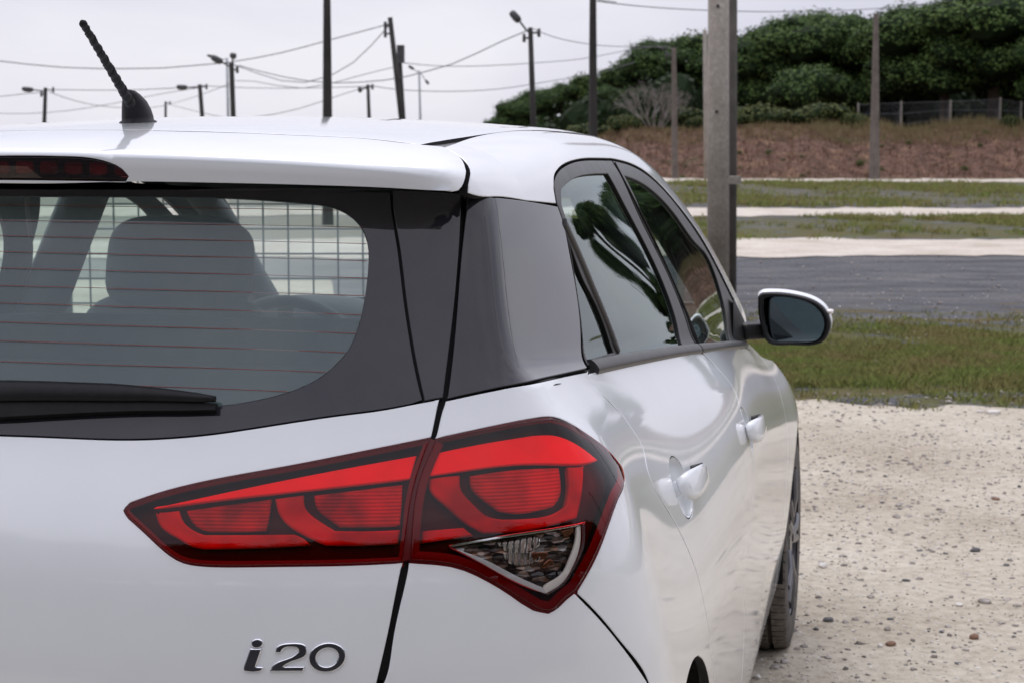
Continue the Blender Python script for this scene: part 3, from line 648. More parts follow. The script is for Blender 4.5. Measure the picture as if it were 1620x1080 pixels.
tri3=[np.concatenate([np.array(px3(q,0)) for q in tri])]
outer=panel('tail_lamp',lo,'cap',lensred,car,kind=0,step=.006,grid=.008,off=.004,depth=.012,inset=.0003,bev=.0018,rimm=reddeep,holes=[tri3])
sub(panel('reversing_lamp_lens',[px3(q,0) for q in tri],'cap',lensclear,car,kind=0,step=.006,grid=.010,off=.0035,depth=.001,inset=.0004,bev=.0003,rimm=lensclear),outer)
sub(panel('lamp_housing',lo,'cap',blackred,car,kind=0,step=.010,grid=.016,off=-.024,depth=.003,inset=.001),outer)
def rim_strip(pts,wid,m,p,off,name='lamp_rim'):
    P=smoothseg(np.array(pts),.008); Nn=normal(P); V=[]; n=len(P)
    for i in range(n):
        t=P[min(i+1,n-1)]-P[max(i-1,0)]; s_=np.cross(Nn[i],t); s_/=np.linalg.norm(s_); V+=[P[i]+Nn[i]*off+s_*wid/2,P[i]+Nn[i]*(off+.002),P[i]+Nn[i]*off-s_*wid/2]
    return sub(mesh(name,V,[(3*i+j,3*i+1+j,3*i+4+j,3*i+3+j) for i in range(n-1) for j in(0,1)],car,m,True),p)
for pts in (li[0],li[1],li[2],li[3]): rim_strip(pts,.012,reddeep,inner,-.002)
for pts in (lo[0],lo[1]): rim_strip(pts,.008,reddeep,outer,-.002)
for pts in (lo[2],lo[3],lo[4],lo[5]): rim_strip(pts,.022,reddeep,outer,-.002)
lc=lambda n_,pix,m,off,**k: lampP(n_,pix,m,outer,off,chart='cap',**k)
lc('light_bar',[K_((115,352),(300,325),(560,294),(800,290),(900,288),(985,268)),K_((985,268),(930,222),(850,172),(760,146),(650,150)),K_((650,150),(400,190),(155,238)),K_((155,238),(130,300),(115,352))],redbar,-.004)
lc('reflector_cell',[K_((335,346),(500,322),(800,302)),K_((800,302),(808,380),(800,450),(765,500)),K_((765,500),(650,530),(540,536),(480,525)),K_((480,525),(420,480),(345,410),(335,346))],redcell,-.008,bev=.003)
lc('light_guide',[K_((125,362),(200,352),(282,345)),K_((282,345),(290,420),(360,500),(440,560),(500,570)),K_((500,570),(640,565),(760,540),(825,500)),K_((825,500),(842,430),(842,300)),K_((842,300),(890,298),(925,290)),K_((925,290),(915,420),(885,560)),K_((885,560),(700,612),(500,640),(400,642)),K_((400,642),(320,592),(200,490),(130,420),(125,362))],redguide,-.006,bev=.0032,depth=.010)
lc('light_guide',[K_((88,630),(180,622),(300,612)),K_((300,612),(352,655)),K_((352,655),(220,672),(82,692)),K_((82,692),(88,630))],redguide,-.006,bev=.0032,depth=.010)
lc('reversing_lamp_bowl',tri,bowl,-.010)
lc('chrome_trim',[K_((222,704),(500,654),(910,586)),K_((910,586),(908,598)),K_((908,598),(500,667),(228,712)),K_((228,712),(222,704))],chrome,.0,depth=.004,bev=.0006,step=.004)
lc('chrome_trim',[K_((225,712),(440,795),(560,858),(700,920)),K_((700,920),(712,948)),K_((712,948),(600,912),(430,822),(225,716))],trimw,.0005,depth=.004,bev=.0006,step=.004)
lc('chrome_trim',[K_((868,612),(888,604)),K_((888,604),(886,700),(850,810),(790,900),(712,948)),K_((712,948),(700,925),(770,870),(830,780),(862,690),(868,612))],mat('white_lamp_trim',(.62,.58,.52),.3),-.001,depth=.004,bev=.0006,step=.004)
for q in ([(470,690),(580,675),(690,668),(690,700),(640,735),(520,735)],[(500,745),(640,738),(700,760),(650,800),(540,800)]):
    lc('ribbed_reflector',[K_(*(q+[q[0]]))],refl,-.006,step=.004)
for q in ([(800,630),(866,616),(862,640),(812,652)],[(640,742),(735,752),(705,772),(690,762),(664,782)],[(696,815),(752,778),(764,798),(732,806),(722,824)]):
    lc('amber_reflection',[K_(*(q+[q[0]]))],amber,-.005,step=.004)  # patches that paint amber reflections into the lamp bowl
# --- badge lettering
bd=tag(empty('badge')); bd.parent=car; bd.location=(0,0,0); del_=None
bp=k0((465,1040))[0]; bd.location=Vector(bp)-car.location
Hc=lambda *L_: [(340+x/3.682,960+y/3.682) for x,y in L_]
def letter(pix,holes=()):
    o=panel('letter',[px3(s_,0) for s_ in pix],'rear',badgem,car,step=.0016,grid=.003,off=.0032,depth=.0034,inset=0,bev=.0013,holes=[[np.array(px3(s_,0)) for s_ in h] for h in holes],rimm=chrome,bevrim=True)
    o.parent=bd; o.location=-Vector(bp)
el=lambda cx,cy,a,b,sk=0,n=24:[[(cx+a*math.cos(t)-sk*math.sin(t)*b,cy+b*math.sin(t)) for t in np.linspace(0,2*math.pi,n)]]
letter([Hc(*p) for p in el(247,208,35,27,.1,16)])
letter([Hc((207,238),(275,238)),Hc((275,238),(258,290),(240,343)),Hc((240,343),(284,345)),Hc((284,345),(278,362),(262,370),(185,371)),Hc((185,371),(168,364),(168,345)),Hc((168,345),(185,295),(207,238))])
letter([Hc((352,262),(358,235),(385,214),(430,206),(490,206),(528,220),(538,245)),Hc((538,245),(533,275),(505,295),(440,318),(400,342)),Hc((400,342),(525,342)),Hc((525,342),(516,370)),Hc((516,370),(322,370)),Hc((322,370),(335,340),(400,302),(465,274),(488,254)),Hc((488,254),(480,236),(450,230),(415,232),(396,244),(386,262)),Hc((386,262),(352,262))])
letter([Hc(*p) for p in el(655,289,108,86,.12,40)],holes=[[Hc(*p) for p in el(655,289,63,54,.12,30)]])
# --- wiper
wp=[k0((345,639))[0],k0((240,631))[0],k0((120,627))[0],k0((0,626))[0],np.array([-.10,.17,1.095])]
mb=MB(); n=len(wp); P=smoothseg(np.array(wp),.012); hw=np.interp(np.linspace(0,1,len(P)),[0,.05,.3,.75,1],[.006,.010,.019,.024,.024])
V=[];Fc=[];A=10
for i,p in enumerate(P):
    nn=normal(np.array([p]))[0]; up=np.array([0,0,1.])-nn*nn[2]; up/=np.linalg.norm(up)
    for k in range(A):
        a=2*math.pi*k/A; V.append(p+nn*(.014+.006*math.cos(a)*(1 if math.cos(a)>0 else .6))+up*hw[i]*math.sin(a)*.62+up*.003)
for i in range(len(P)-1):
    for k in range(A): Fc.append((i*A+k,i*A+(k+1)%A,(i+1)*A+(k+1)%A,(i+1)*A+k))
Fc+=[tuple(range(A)),tuple((len(P)-1)*A+k for k in range(A))[::-1]]
wiper=mesh('wiper',V,Fc,car,plastic,True)
V=[];Q=P
for i,p in enumerate(Q):
    nn=normal(np.array([p]))[0]; up=np.array([0,0,1.])-nn*nn[2]; up/=np.linalg.norm(up); d=np.interp(i/len(Q),[0,.1,.6,1],[.006,.011,.026,.034])
    V+=[p+nn*.012-up*.002,p+nn*.013-up*(d+.004),p+nn*.001-up*(d+.005),p+nn*.001-up*.0]
sub(mesh('wiper_blade',V,[(4*i+j,4*i+(j+1)%4,4*i+4+(j+1)%4,4*i+4+j) for i in range(len(Q)-1) for j in range(4)]+[(0,1,2,3)],car,rubber),wiper)
# --- aerial
ab=CH['roof'].up(np.array([[0,.665]]),1)[0]
aer=tag(empty('roof_aerial')); aer.parent=car; aer.location=Vector(ab)-car.location
mb=MB(); V=[];Fc=[];A=20
for k,(z,s_,yo) in enumerate([(0,1.0,0),(.004,1.,0),(.006,.86,0),(.012,.84,-.001),(.022,.78,-.004),(.034,.66,-.010),(.044,.46,-.018),(.050,.28,-.024),(.052,.05,-.026)]):
    for j in range(A):
        a=2*math.pi*j/A; wx=.026*s_*math.cos(a); wy=(.030 if math.sin(a)<0 else .046)*s_*math.sin(a); V.append((wx,wy+yo,z-.003-.0022*(wy+yo)*8*0+ (wy)*.06))
for k in range(8):
    for j in range(A): Fc.append((k*A+j,k*A+(j+1)%A,(k+1)*A+(j+1)%A,(k+1)*A+j))
o=mesh('aerial_base',V,Fc,None,plastic,True); o.parent=aer
p0=aty(207,165,.625)-ab; p1=aty(131,37,.47)-ab
mb=MB(); L1=np.linalg.norm(p1-p0); pts=[];rr=[]
nseg=90
for i in range(nseg+1):
    t=i/nseg; pts.append(p0+(p1-p0)*t); rr.append(.0068-.0022*t+.0010*(math.sin(t*math.pi*2*13)*.5+.5) if t<.97 else .0058)
pts.append(p1+(p1-p0)/L1*.004); rr.append(.003)
mb.tube(pts,rr,14); 
ax=(p1-p0)/L1; s1=np.cross(ax,(0,0,1)); s1/=np.linalg.norm(s1); s2=np.cross(ax,s1)
hx=[p0+(p1-p0)*t+ (s1*math.cos(t*2*math.pi*8)+s2*math.sin(t*2*math.pi*8))*(.0062-.0022*t) for t in np.linspace(.03,.95,260)]
mb.tube(hx,.0021,6)
o=mb.build('aerial_mast',rubber,None,True); o.parent=aer
# --- mirror
mc=aty(1257,505,2.60); mroot=tag(empty('wing_mirror')); mroot.parent=car; mroot.location=Vector(mc)-car.location
def mp(L_,y=2.60): return [aty(px,py,y)-mc for px,py in L_]
ol=[(1199,470),(1202,466),(1215,463),(1240,464),(1268,469),(1290,477),(1303,487),(1311,500),(1314,515),(1310,530),(1303,540),(1292,545),(1270,546.5),(1245,546),(1222,545),(1214,541),(1206,525),(1200,500)]
O2=resample([np.array(mp(ol+[ol[0]]))],.008); cen=O2.mean(0)
V=[];Fc=[];A=len(O2)
for k,(sc,dy) in enumerate([(.84,.004),(.86,-.004),(.93,-.010),(.985,-.006),(1.0,.004),(1.01,.02)]): 
    for v in O2: q=cen+(v-cen)*sc; V.append((q[0],q[1]+dy,q[2]))
for k in range(5):
    for j in range(A): Fc.append((k*A+j,k*A+(j+1)%A,(k+1)*A+(j+1)%A,(k+1)*A+j))
o=mesh('mirror_bezel',V,Fc,None,plastic,True); o.parent=mroot
V=[];Fc=[]
for k,(sc,dy) in enumerate([(1.01,.02),(1.035,.035),(1.03,.06),(.95,.095),(.78,.125),(.5,.143),(.05,.15)]):
    for v in O2: q=cen+(v-cen)*sc; V.append((q[0],q[1]+dy,q[2]+.004*(k>0)))
for k in range(6):
    for j in range(A): Fc.append((k*A+j,k*A+(j+1)%A,(k+1)*A+(j+1)%A,(k+1)*A+j))
o=mesh('mirror_cap',V,Fc,None,white,True); o.parent=mroot
rot=-.27
V=[];ring=[cen+(v-cen)*.845 for v in O2]; 
V=[(q[0],q[1]+.003+ (q[0]-cen[0])*rot+(q[2]-cen[2])*.085,q[2]) for q in ring]
o=mesh('mirror_glass',V,[tuple(range(A))],None,mirrorm); o.parent=mroot
o=superell('side_repeater',np.array(mp([(1311,494)])[0])+np.array([.002,.03,0]),(.010,.03,.006),.7,.7,m=mat('repeater_lens',(.75,.70,.66),.1,coat=1),n=16); o.parent=mroot
mb=MB(); a=np.array([.755,2.60,.975])-mc; b=np.array(mp([(1206,525)],2.63)[0])
mb.box((a+b)/2+np.array([0,.02,0]),(np.linalg.norm(b-a)/2+.02,.035,.020),rotz(math.atan2(b[1]-a[1],b[0]-a[0]))); 
o=mb.build('mirror_arm',plastic,None); o.parent=mroot; bv=o.modifiers.new('b','BEVEL'); bv.width=.012; bv.segments=3
mesh('mirror_sail',[(.752,2.40,.960),(.760,2.62,.935),(.758,2.66,.975),(.712,2.74,1.02),(.728,2.60,1.06),(.748,2.40,.975)],[(0,1,2,3,4,5)],car,plastic)
# --- wheels
def wheel(x,y,name='wheel'):
    r=tag(empty(name)); r.parent=car; r.location=(x,y-2.0,.309); sx=1 if x>0 else -1
    prof=[(-.092,.215),(-.094,.24),(-.096,.275),(-.090,.295),(-.078,.303),(-.05,.3065),(-.047,.299),(-.041,.299),(-.038,.308),(-.004,.309),(-.003,.300),(.003,.300),(.004,.309),(.038,.308),(.041,.299),(.047,.299),(.05,.3065),(.078,.303),(.090,.295),(.096,.275),(.094,.24),(.092,.215)]
    A=96; V=[];Fc=[];MI=[]; n=len(prof)
    for k in range(A):
        a=2*math.pi*k/A
        for u,q in prof: V.append((u,q*math.cos(a),q*math.sin(a)))
    for k in range(A):
        for j in range(n-1): Fc.append((k*n+j,k*n+j+1,((k+1)%A)*n+j+1,((k+1)%A)*n+j)); MI.append(1 if 4<=j<=16 and prof[j][1]>.3 and prof[j+1][1]>.3 else 0)
    # shoulder blocks: raised ribs across the tread with open sipes between
    for k in range(72):
        a=2*math.pi*k/72
        for s_ in (-1,1):
            for (u0,u1,r0,r1,sk) in ((.051,.090,.3085,.300,.010),(.012,.036,.3105,.3105,-.008)):
                w_=.0098
                P=[]
                for uu,rr_,sh in ((u0,r0,0),(u1,r1,sk)):
                    for da in (-w_,w_):
                        b=a+ (da+sh)/.309; P.append((s_*uu,rr_*math.cos(b),rr_*math.sin(b)))
                for uu,rr_,sh in ((u0,r0,0),(u1,r1,sk)):
                    for da in (-w_,w_):
                        b=a+ (da+sh)/.309; q=rr_+.0035; P.append((s_*uu,q*math.cos(b),q*math.sin(b)))
                i0=len(V); V+=P
                for f in ((4,5,7,6),(0,1,5,4),(2,3,7,6),(0,2,6,4),(1,3,7,5)): Fc.append(tuple(i0+q for q in f)); MI.append(1)
    o=mesh('tyre',V,Fc,None,[tyrem,tread],mi=MI); o.parent=r; autosmooth(o,30)
    mb=MB(); A=48
    P=[(sx*.088,.215),(sx*.080,.208),(sx*.05,.200),(-sx*.08,.2)]
    V=[(u,q*math.cos(2*math.pi*k/A),q*math.sin(2*math.pi*k/A)) for k in range(A) for u,q in P]
    mb.add(V,[(k*4+j,k*4+j+1,((k+1)%A)*4+j+1,((k+1)%A)*4+j) for k in range(A) for j in range(3)])
    for k in range(5):
        for d in (-.16,.16):
            a=2*math.pi*k/5; p=np.array([sx*.075,.05*math.cos(a+d*.5),.05*math.sin(a+d*.5)]); q=np.array([sx*.083,.207*math.cos(a+d),.207*math.sin(a+d)])
            mb.tube([p,(p+q)/2+np.array([sx*.008,0,0]),q],[.016,.013,.014],8)
    mb.tube([(sx*.03,0,0),(sx*.086,0,0)],[.062,.050],24)
    o=mb.build('rim',rim,None); o.parent=r; autosmooth(o,40)
    mb=MB(); mb.tube([(sx*.0,0,0),(sx*.02,0,0)],[.13,.13],32); o=mb.build('brake_disc',mat('brake_steel',(.25,.24,.23),.4,metal=1) if 'brake_steel' not in MATS else MATS['brake_steel'],None); o.parent=r
for x in (.757,-.757):
    for y in (.655,3.225): wheel(x,y)
for x in (1,-1):
    for y in (.655,3.225):
        V=[];Fc=[];A=20
        for k in range(A+1):
            a=math.radians(-8+196*k/A)
            for u in (.845,.55): V.append((x*u,y+.362*math.cos(a),.315+.362*math.sin(a)))
        for k in range(A): Fc.append((2*k,2*k+1,2*k+3,2*k+2))
        V+=[(x*.55,y+.362*math.cos(math.radians(-8+196*k/A)),.315+.362*math.sin(math.radians(-8+196*k/A))) for k in range(A+1)]
        Fc.append(tuple(range(2*A+2,3*A+3)))
        mesh('wheel_arch_liner',V,Fc,car,rubber)
# floor, sills, front end
mb=MB(); mb.box((0,2.0,.22),(.70,1.55,.03)); mb.box((.76,1.93,.24),(.055,.87,.035)); mb.box((-.76,1.93,.24),(.055,.87,.035)); mb.build('floor_pan',dark,car)
fb=MB(); xs=np.linspace(-.66,.66,21); rows=[(.20,3.90),(.30,3.97),(.45,4.0),(.58,4.0),(.70,3.96),(.775,3.90)]
V=[(x,y-.28*abs(x)**2.2,z-.05*x*x) for z,y in rows for x in xs]; fb.add(V,[(i*21+j,i*21+j+1,(i+1)*21+j+1,(i+1)*21+j) for i in range(5) for j in range(20)]); fb.build('front_bumper',white,car,True)
# --- interior
trim=intplast
Rb=lambda a:rotx(a)
def front_seat(x):
    s_=tag(empty('front_seat')); s_.parent=car; s_.location=(x,-.25,.62)
    for nm,c,h,e,R in (('headrest',(0,.10,.548),(.170,.06,.112),.55,rotx(-.25)),('seat_back',(0,.02,.16),(.245,.075,.335),.45,rotx(-.25)),('seat_cushion',(0,.32,-.20),(.25,.27,.09),.45,None)):
        o=superell(nm,c,h,e,e,R,m=interior,n=32); o.parent=s_
    for q_ in (-.06,.06):
        mb=MB(); mb.tube([(q_,.06,.44),(q_,.09,.54)],.007,8); o=mb.build('headrest_post',plastic,None,True); o.parent=s_
front_seat(-.445); front_seat(.40)
rsb=superell('rear_seat_back',(0,1.02,.83),(.62,.09,.30),.3,.3,rotx(-.2),car,interior)
superell('rear_seat_cushion',(0,1.4,.52),(.60,.28,.10),.3,.3,None,car,interior)
mb=MB(); mb.box((0,.62,1.045),(.60,.34,.012)); mb.build('parcel_shelf',interior,car)
sw=tag(empty('steering_wheel')); sw.parent=car; sw.location=(-.385,.46,.885)
t_=Matrix=None
mb=MB(); R=rotx(math.radians(-62)); mb.tube([R@np.array([.185*math.cos(a),.185*math.sin(a),0]) for a in np.linspace(0,2*math.pi,41)],.016,10,cap=False); o=mb.build('wheel_rim',interior,None,True); o.parent=sw
mb=MB(); mb.tube([R@np.array([-.18,0,-.01]),R@np.array([0,0,-.03]),R@np.array([.18,0,-.01])],[.02,.03,.02],8); mb.tube([R@np.array([0,-.17,-.01]),R@np.array([0,0,-.03])],[.02,.03],8); mb.tube([R@np.array([0,0,0]),R@np.array([0,0,-.12])],[.075,.06],20); o=mb.build('wheel_hub',interior,None,True); o.parent=sw
superell('dashboard',(0,2.86,.80),(.66,.30,.165),.5,.25,None,car,interior,n=40)
superell('instrument_cowl',(-.39,2.62,.93),(.205,.12,.115),.7,.7,None,car,interior)
for s_ in (1,-1):
    mb=MB(); mb.tube([(s_*.70,1.60,.60),(s_*.675,1.60,1.05),(s_*.60,1.60,1.22),(s_*.525,1.60,1.385)],[.06,.052,.050,.048],10); o=mb.build('pillar_trim',trim,car,True)
    mb=MB(); mb.tube([(s_*.530,2.10,1.36),(s_*.575,2.45,1.24),(s_*.62,2.75,1.09),(s_*.665,3.02,.955)],[.035,.035,.038,.05],10); mb.build('windscreen_pillar_trim',trim,car,True)
    mb=MB(); mb.tube([(s_*.53,.50,1.33),(s_*.56,.52,1.2),(s_*.59,.54,1.06)],[.04,.045,.05],10); mb.build('rear_pillar_trim',trim,car,True)
V=[];xs=np.linspace(-.53,.53,13); ys=np.linspace(.46,2.22,20)
for y in ys:
    for x in xs: V.append((x*1.05,y,float(Tz(x,y))-.045-.03*max(0,(y-1.8)/.4)-.022*(abs(x)/.53)**6))
mesh('headlining',V,[(i*13+j,i*13+j+1,(i+1)*13+j+1,(i+1)*13+j) for i in range(19) for j in range(12)],car,trim,True)
superell('rear_view_mirror',(.0,2.32,1.29),(.11,.02,.032),.5,.5,None,car,plastic,n=20)
mb=MB(); mb.box((0,2.21,1.352),(.52,.05,.035)); mb.build('windscreen_header',trim,car)
mb=MB(); mb.box((0,.30,.78),(.5,.03,.25)); mb.build('tailgate_lining',dark,car)
bpy.context.view_layer.update()
# left-hand side of the car
for o in [sidetrim,pillar,rail,quarterp,bumper,rdoor,fdoor,fender,rframe,rgl,qgl,fframe,fgl,inner,outer]:
    pass
def mirror_simple(o,parent):
    n=len(o.data.vertices); me=o.data
    co=np.empty(n*3); me.vertices.foreach_get('co',co); co=co.reshape(-1,3).copy(); co[:,0]*=-1
    polys=[list(p.vertices)[::-1] for p in me.polygons]
    m2=bpy.data.meshes.new(me.name); m2.from_pydata(co.tolist(),[],polys); m2.update(); m2.shade_smooth()
    mi=np.empty(len(me.polygons),np.int32); me.polygons.foreach_get('material_index',mi)
    for q in me.materials: m2.materials.append(q)
    m2.polygons.foreach_set('material_index',mi)
    nr=np.empty(len(me.loops)*3,np.float32); me.corner_normals.foreach_get('vector',nr); nr=nr.reshape(-1,3)*np.array([-1,1,1])
    ls=np.array([p.loop_start for p in me.polygons]); lt=np.array([p.loop_total for p in me.polygons]); ln=np.empty_like(nr); 
    k=0
    for a,b in zip(ls,lt): ln[k:k+b]=nr[a:a+b][::-1]; k+=b
    m2.normals_split_custom_set(ln.tolist())
    base=o.name.split('.')[0]; c=bpy.data.objects.new(base,m2); COL.objects.link(c); c.parent=parent
    c.location=o.location
    return c
for o in [sidetrim,pillar,rail,quarterp,bumper,rdoor,fdoor,fender,rframe,rgl,qgl,fframe,fgl,inner,outer]:
    c=mirror_simple(o,car)
    for q in o.children: mirror_simple(q,c)
m2=tag(empty('wing_mirror')); m2.parent=car; m2.location=(-mroot.location.x,mroot.location.y,mroot.location.z)
for q in mroot.children:
    if q.name.startswith('mirror_arm'): continue
    mirror_simple(q,m2)
# ================================================================ GROUND  (local frame: u to the right of the view, D away from it)
GROT=YAW
def gobj(name,V,Fc,m,**k):
    o=mesh(name,V,Fc,None,m,True); o.location=(CAM[0],CAM[1],0); o.rotation_euler=(0,0,GROT); return tag(o,kind=k.get('kind','structure'))
def gnoise(u,D,s,seed=0.):
    return math.sin(u*s+seed)*.5+math.sin(u*s*2.3+D*.7*s+seed*1.7)*.3+math.sin(u*s*5.1-D*s*1.3+seed*2.9)*.2
def dgrid(us,ds,zf,name,m,**k):
    V=[(u,d,zf(u,d)) for d in ds for u in us]; n=len(us)
    return gobj(name,V,[(i*n+j,i*n+j+1,(i+1)*n+j+1,(i+1)*n+j) for i in range(len(ds)-1) for j in range(n-1)],m,**k)
def sepD(nt):
    t=N(nt,'ShaderNodeTexCoord'); s=N(nt,'ShaderNodeSeparateXYZ'); L(nt,t.outputs['Object'],s.inputs[0]); return t,s
gm=mat('field_ground',(.1,.1,.1),.95,spec=.2); nt=gm.node_tree
t,s=sepD(nt)
mpn=N(nt,'ShaderNodeMapping'); mpn.inputs['Scale'].default_value=(.42,1,1); L(nt,t.outputs['Object'],mpn.inputs[0])
big=noise(nt,.55,5,.6,mpn.outputs[0]); med=noise(nt,2.6,5,.65,mpn.outputs[0]); fine=noise(nt,26,4,.7); vfine=noise(nt,90,2,.7)
DD=math_(nt,'ADD',s.outputs[1],math_(nt,'MULTIPLY',math_(nt,'SUBTRACT',big.outputs[0],.5),5.))
dn=math_(nt,'DIVIDE',DD,100.)
cov=ramp(nt,dn,[(0,.0),(.088,.05),(.102,.55),(.13,.80),(.152,.50),(.17,.32),(.20,.16),(.23,.02),(.262,.0),(.285,.40),(.30,.74),(.33,.62),(.36,.60),(.38,.4),(.44,.4),(.46,.60),(.55,.5),(.64,.62),(.75,.8),(1,.9)])
thr=math_(nt,'SUBTRACT',cov.outputs[0],ramp(nt,med.outputs[0],[(.28,0.),(.72,1.)]).outputs[0])
gf=ramp(nt,math_(nt,'ADD',thr,.5),[(.46,0.),(.60,1.)])
grav=ramp(nt,fine.outputs[0],[(.30,(.055,.056,.062)),(.55,(.105,.107,.116)),(.72,(.17,.17,.175)),(.80,(.42,.38,.33))])
vor=N(nt,'ShaderNodeTexVoronoi'); vor.inputs['Scale'].default_value=9; L(nt,t.outputs['Object'],vor.inputs['Vector'])
spk=ramp(nt,vor.outputs['Distance'],[(.055,1.),(.085,0.)]); sel=ramp(nt,vor.outputs['Color'],[(.60,0.),(.65,1.)])
g2=mixc(nt,math_(nt,'MULTIPLY',spk.outputs[0],sel.outputs[0]),grav.outputs[0],(.50,.45,.40))
gr1=ramp(nt,fine.outputs[0],[(.30,(.035,.036,.012)),(.50,(.10,.095,.030)),(.68,(.16,.14,.055)),(.80,(.24,.20,.12))])
gr2=ramp(nt,med.outputs[0],[(.35,(.115,.070,.040)),(.55,(.075,.095,.026)),(.70,(.10,.135,.030))])
grc=mixc(nt,.55,gr1.outputs[0],gr2.outputs[0])
dirtpatch=ramp(nt,noise(nt,1.1,5,.65,mpn.outputs[0]).outputs[0],[(.58,0.),(.70,.5)])
mot=ramp(nt,noise(nt,1.7,6,.7,mpn.outputs[0]).outputs[0],[(.36,(.62,.60,.60)),(.50,(1.,1.,1.)),(.62,(1.45,1.38,1.25))]); g2=mixc(nt,1.,g2,mot.outputs[0],'MULTIPLY'); c1=mixc(nt,gf.outputs[0],g2,grc); c1=mixc(nt,dirtpatch.outputs[0],c1,(.17,.14,.12)); lf=ramp(nt,math_(nt,'DIVIDE',math_(nt,'ADD',s.outputs[0],30.),60.),[(.44,.55),(.492,0.)]); bh=ramp(nt,math_(nt,'DIVIDE',math_(nt,'ADD',s.outputs[1],10.),40.),[(.35,0.),(.45,1.)]); c1=mixc(nt,math_(nt,'MULTIPLY',lf.outputs[0],bh.outputs[0]),c1,(.40,.37,.32))
L(nt,c1,BS(gm).inputs['Base Color']); bump(gm,fine.outputs[0],.8,.03)
def gh(u,d):
    return gz(d)
us=sorted(set(list(np.linspace(-320,320,41))+list(np.linspace(-30,30,41)))); ds=sorted(set(list(np.arange(-90,20,5.))+[20]+list(np.arange(24,90,3.))+[110,150,240,400,700]))
dgrid(us,ds,gh,'ground',gm)
# pale crushed-stone surfaces
def palemat(name,a,b,c,sc=24):
    m=mat(name,a,.95,spec=.2); nt=m.node_tree; t=N(nt,'ShaderNodeTexCoord')
    n=noise(nt,sc,6,.72); r=ramp(nt,n.outputs[0],[(.28,c),(.40,a),(.62,b),(.8,tuple(min(1,x*1.1) for x in b))])
    n2=noise(nt,.9,5,.6); r2=ramp(nt,n2.outputs[0],[(.32,(.76,.72,.67)),(.50,(.95,.93,.90)),(.68,(1.06,1.06,1.06))]); col=mixc(nt,1.,r.outputs[0],r2.outputs[0],'MULTIPLY')
    v=N(nt,'ShaderNodeTexVoronoi'); v.inputs['Scale'].default_value=sc*1.9; v.inputs['Randomness'].default_value=1; L(nt,t.outputs['Object'],v.inputs['Vector'])
    k=ramp(nt,v.outputs['Distance'],[(.16,1.),(.26,0.)]); q=ramp(nt,v.outputs['Color'],[(.66,0.),(.70,1.)])
    pc=ramp(nt,v.outputs['Color'],[(0,(.16,.14,.125)),(.5,(.30,.27,.24)),(1,(.60,.56,.50))])
    col=mixc(nt,math_(nt,'MULTIPLY',k.outputs[0],q.outputs[0]),col,pc.outputs[0])
    L(nt,col,BS(m).inputs['Base Color'])
    h=math_(nt,'ADD',n.outputs[0],math_(nt,'MULTIPLY',math_(nt,'MULTIPLY',k.outputs[0],q.outputs[0]),.5)); bump(m,h,.9,.012); return m
dirt=palemat('pale_dirt',(.44,.395,.32),(.565,.52,.435),(.235,.20,.155))
path=palemat('pale_gravel',(.50,.45,.39),(.63,.58,.51),(.36,.32,.27),18)
# the yard the car stands on
def yedge(u):
    t=min(max((-.6-u)/2.2,0),1); return edge(u,10.15)-.045*u+13.6*t*t*(3-2*t)
def edge(u,b,s=1.): return b+s*(.30*gnoise(u,0,.55,1.3)+.20*gnoise(u,0,2.1,4.)+.12*gnoise(u,0,7.,2.)+.06*gnoise(u,0,19.,5.))
us=np.unique(np.concatenate([np.arange(-60,-12,1.),np.arange(-12,12,.12),np.arange(12,60,1.)])); n=len(us); V=[];Fc=[]
rows=[0,2,4,6,8]
V+=[(u,.7+.5*gnoise(u,0,.9,6.)-.25*max(u,0)-(2.5*max(u-1.2,0) if u>1.2 else 0)*0,.008) for u in us]  # yard cut short here, so dark unseen ground bounces less light to the tail
for r in rows[1:]: V+=[(u,r,.008) for u in us]
V+=[(u,yedge(u),.008) for u in us]; R_=len(rows)+1
gobj('gravel_yard',V,[(i*n+j,i*n+j+1,(i+1)*n+j+1,(i+1)*n+j) for i in range(R_-1) for j in range(n-1)],dirt)
for k,(d0,d1,ex) in enumerate([(24.6,28.9,0.),(37.6,42.4,0.),(67.5,73.0,.02)]):
    us=np.arange(-90,100,.25); V=[]; 
    for i,u in enumerate(us):
        a=d0+.016*d0*gnoise(u,0,.25,k*2.)+.014*d0*gnoise(u,0,1.3,k)+.008*d0*gnoise(u,0,4.3,k+2.)-ex*u; b=d1+.018*d1*gnoise(u,0,.2,k*3+1.)+.014*d1*gnoise(u,0,1.7,k*5)+.008*d1*gnoise(u,0,5.1,k*4+1.)-ex*u
        m_=(a+b)/2; V+=[(u,a,gz(a)+.012),(u,m_,gz(m_)+.016),(u,b,gz(b)+.012)]
    gobj('gravel_path',V,[(3*i+j,3*i+3+j,3*i+4+j,3*i+1+j) for i in range(len(us)-1) for j in range(2)],path)
